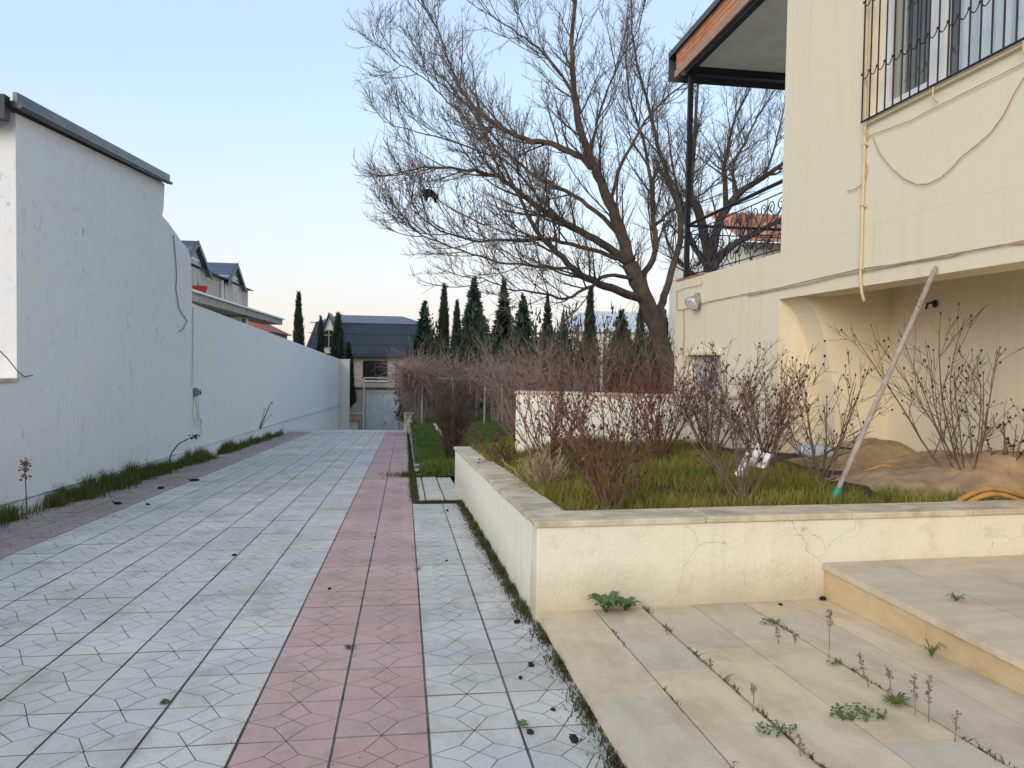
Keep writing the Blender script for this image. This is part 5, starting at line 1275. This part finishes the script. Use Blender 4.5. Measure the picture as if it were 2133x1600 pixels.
# crumpled bags
def crumple(mb, c, r, sq, seed, amp):
    g = np.random.default_rng(seed); seg, rings = 18, 12; base = len(mb.v); ph = g.uniform(0, 6.28, 8)
    for i in range(rings+1):
        th = math.pi*i/rings
        for j in range(seg):
            a = 2*math.pi*j/seg; k = 1+amp*(math.sin(3*a+4*th+ph[0])*.5+math.sin(7*a-5*th+ph[1])*.35+math.sin(11*th+5*a+ph[2])*.25)+g.uniform(-.05, .05)
            mb.v.append(tuple(c+Vector((r*k*sq[0]*math.sin(th)*math.cos(a), r*k*sq[1]*math.sin(th)*math.sin(a), r*k*sq[2]*math.cos(th)))))
    for i in range(rings):
        for j in range(seg): j2 = (j+1) % seg; mb.f.append((base+i*seg+j, base+(i+1)*seg+j, base+(i+1)*seg+j2, base+i*seg+j2))
def sheet(mb, P, Y, amp, seed, n=10):
    """thin rumpled plastic between four pixel corners at depth Y"""
    g = np.random.default_rng(seed); A, B, C_, D = (atY(x, y, Y+dy) for x, y, dy in P); ph = g.uniform(0, 6.28, 6); base = len(mb.v)
    for i in range(n+1):
        for j in range(n+1):
            u, v = i/n, j/n; p = A.lerp(B, u).lerp(D.lerp(C_, u), v); w = amp*(math.sin(9*u+5*v+ph[0])+.7*math.sin(14*v-6*u+ph[1])+.5*math.sin(21*u+ph[2])); mb.v.append((p.x+w*.3+g.uniform(-.002, .002), p.y+w, p.z+w*.4+g.uniform(-.002, .002)))
    m = n+1
    for i in range(n):
        for j in range(n): mb.f.append((base+i*m+j, base+(i+1)*m+j, base+(i+1)*m+j+1, base+i*m+j+1))
def build_bags():
    o = thing('plastic_bag', 'torn white plastic bag caught in a rose bush', 'bag'); Y = 5.45
    a = MB(); sheet(a, [(1556, 938, 0), (1569, 958, .02), (1552, 992, .05), (1531, 990, -.03)], Y, .010, 1, 12); sheet(a, [(1556, 938, .06), (1569, 958, .09), (1552, 992, .08), (1531, 990, .05)], Y, .010, 3, 12); a.build('left_half', M['bag'], o, True)
    b = MB(); sheet(b, [(1566, 940, 0), (1611, 947, .02), (1592, 976, -.02), (1566, 970, .02)], Y, .012, 2, 12); sheet(b, [(1566, 940, .08), (1611, 947, .06), (1592, 976, .10), (1566, 970, .07)], Y, .012, 5, 12); sheet(b, [(1574, 926, .03), (1582, 924, .03), (1592, 946, .02), (1568, 946, .02)], Y, .006, 7, 6); b.build('right_half', M['bag'], o, True)
    c = MB(); sheet(c, [(1577, 957, -.035), (1588, 951, -.035), (1590, 958, -.035), (1580, 966, -.035)], Y, .004, 4, 5); c.build('dark_print', M['rag'], o)
    o = thing('cement_sack', 'pale blue plastic sack lying behind the rose bushes', 'sack'); p = atY(1690, 938, 7.0)
    m = MB(); crumple(m, p, .15, (1.05, .7, .52), 6, .16); m.build('sack_body', M['sack'], o, True)
    m = MB(); crumple(m, p+Vector((.15, -.05, -.02)), .05, (1.2, .6, .9), 8, .3); m.build('sack_neck', M['sack'], o, True)
    o = thing('black_bag', 'ragged black plastic bag snagged on a twig against the sky', 'bag'); m = MB(); Y = 13.2
    for k, P in enumerate(([(880, 398), (896, 392), (908, 404), (884, 416)], [(878, 396), (890, 394), (886, 412), (880, 408)], [(893, 402), (909, 404), (905, 416), (898, 412)], [(902, 410), (908, 412), (911, 424), (904, 422)], [(909, 406), (914, 402), (912, 413), (908, 414)], [(884, 408), (893, 410), (890, 420), (886, 418)])): sheet(m, [(x, y, U(-.06, .06)) for x, y in P], Y, .018, 20+k, 6)
    m.build('shreds', M['rag'], o, True)
    MB().tube([atY(866, 388, Y), atY(890, 402, Y), atY(950, 440, Y), atY(1010, 470, Y-.1)], [.006, .009, .012, .016], 5).build('snagged_twig', M['twig'], o)
build_bags()
# thin white pole and white pipe on the lawn
a, b = atY(1252, 830, 13.6), atY(1252, 692, 13.6)
pz = thing('garden_pole', 'thin white metal pole standing among the red shrubs', 'pole', loc=(a.x, 13.6, zlawn(a.x, 13.6)))
MB().tube([(0, 0, -.1), (0, 0, b.z-zlawn(a.x, 13.6))], .022, 8).build('shaft', M['pipe_white'], pz, True); MB().ball((0, 0, b.z-zlawn(a.x, 13.6)), .032, seg=8, rings=6).build('cap', M['pipe_white'], pz, True)
P = limb_path([(906, 884), (913, 896), (923, 906), (934, 914)], 18.6, 17.6, 4); pp = thing('white_pipe', 'piece of bent white pipe lying on the lawn', 'pipe'); MB().tube(P, .035, 8).build('tube', M['pipe_white'], pp, True); MB().tube([P[-2], P[-1]+(P[-1]-P[-2])*.4], .046, 8).build('socket_end', M['pipe_white'], pp, True)
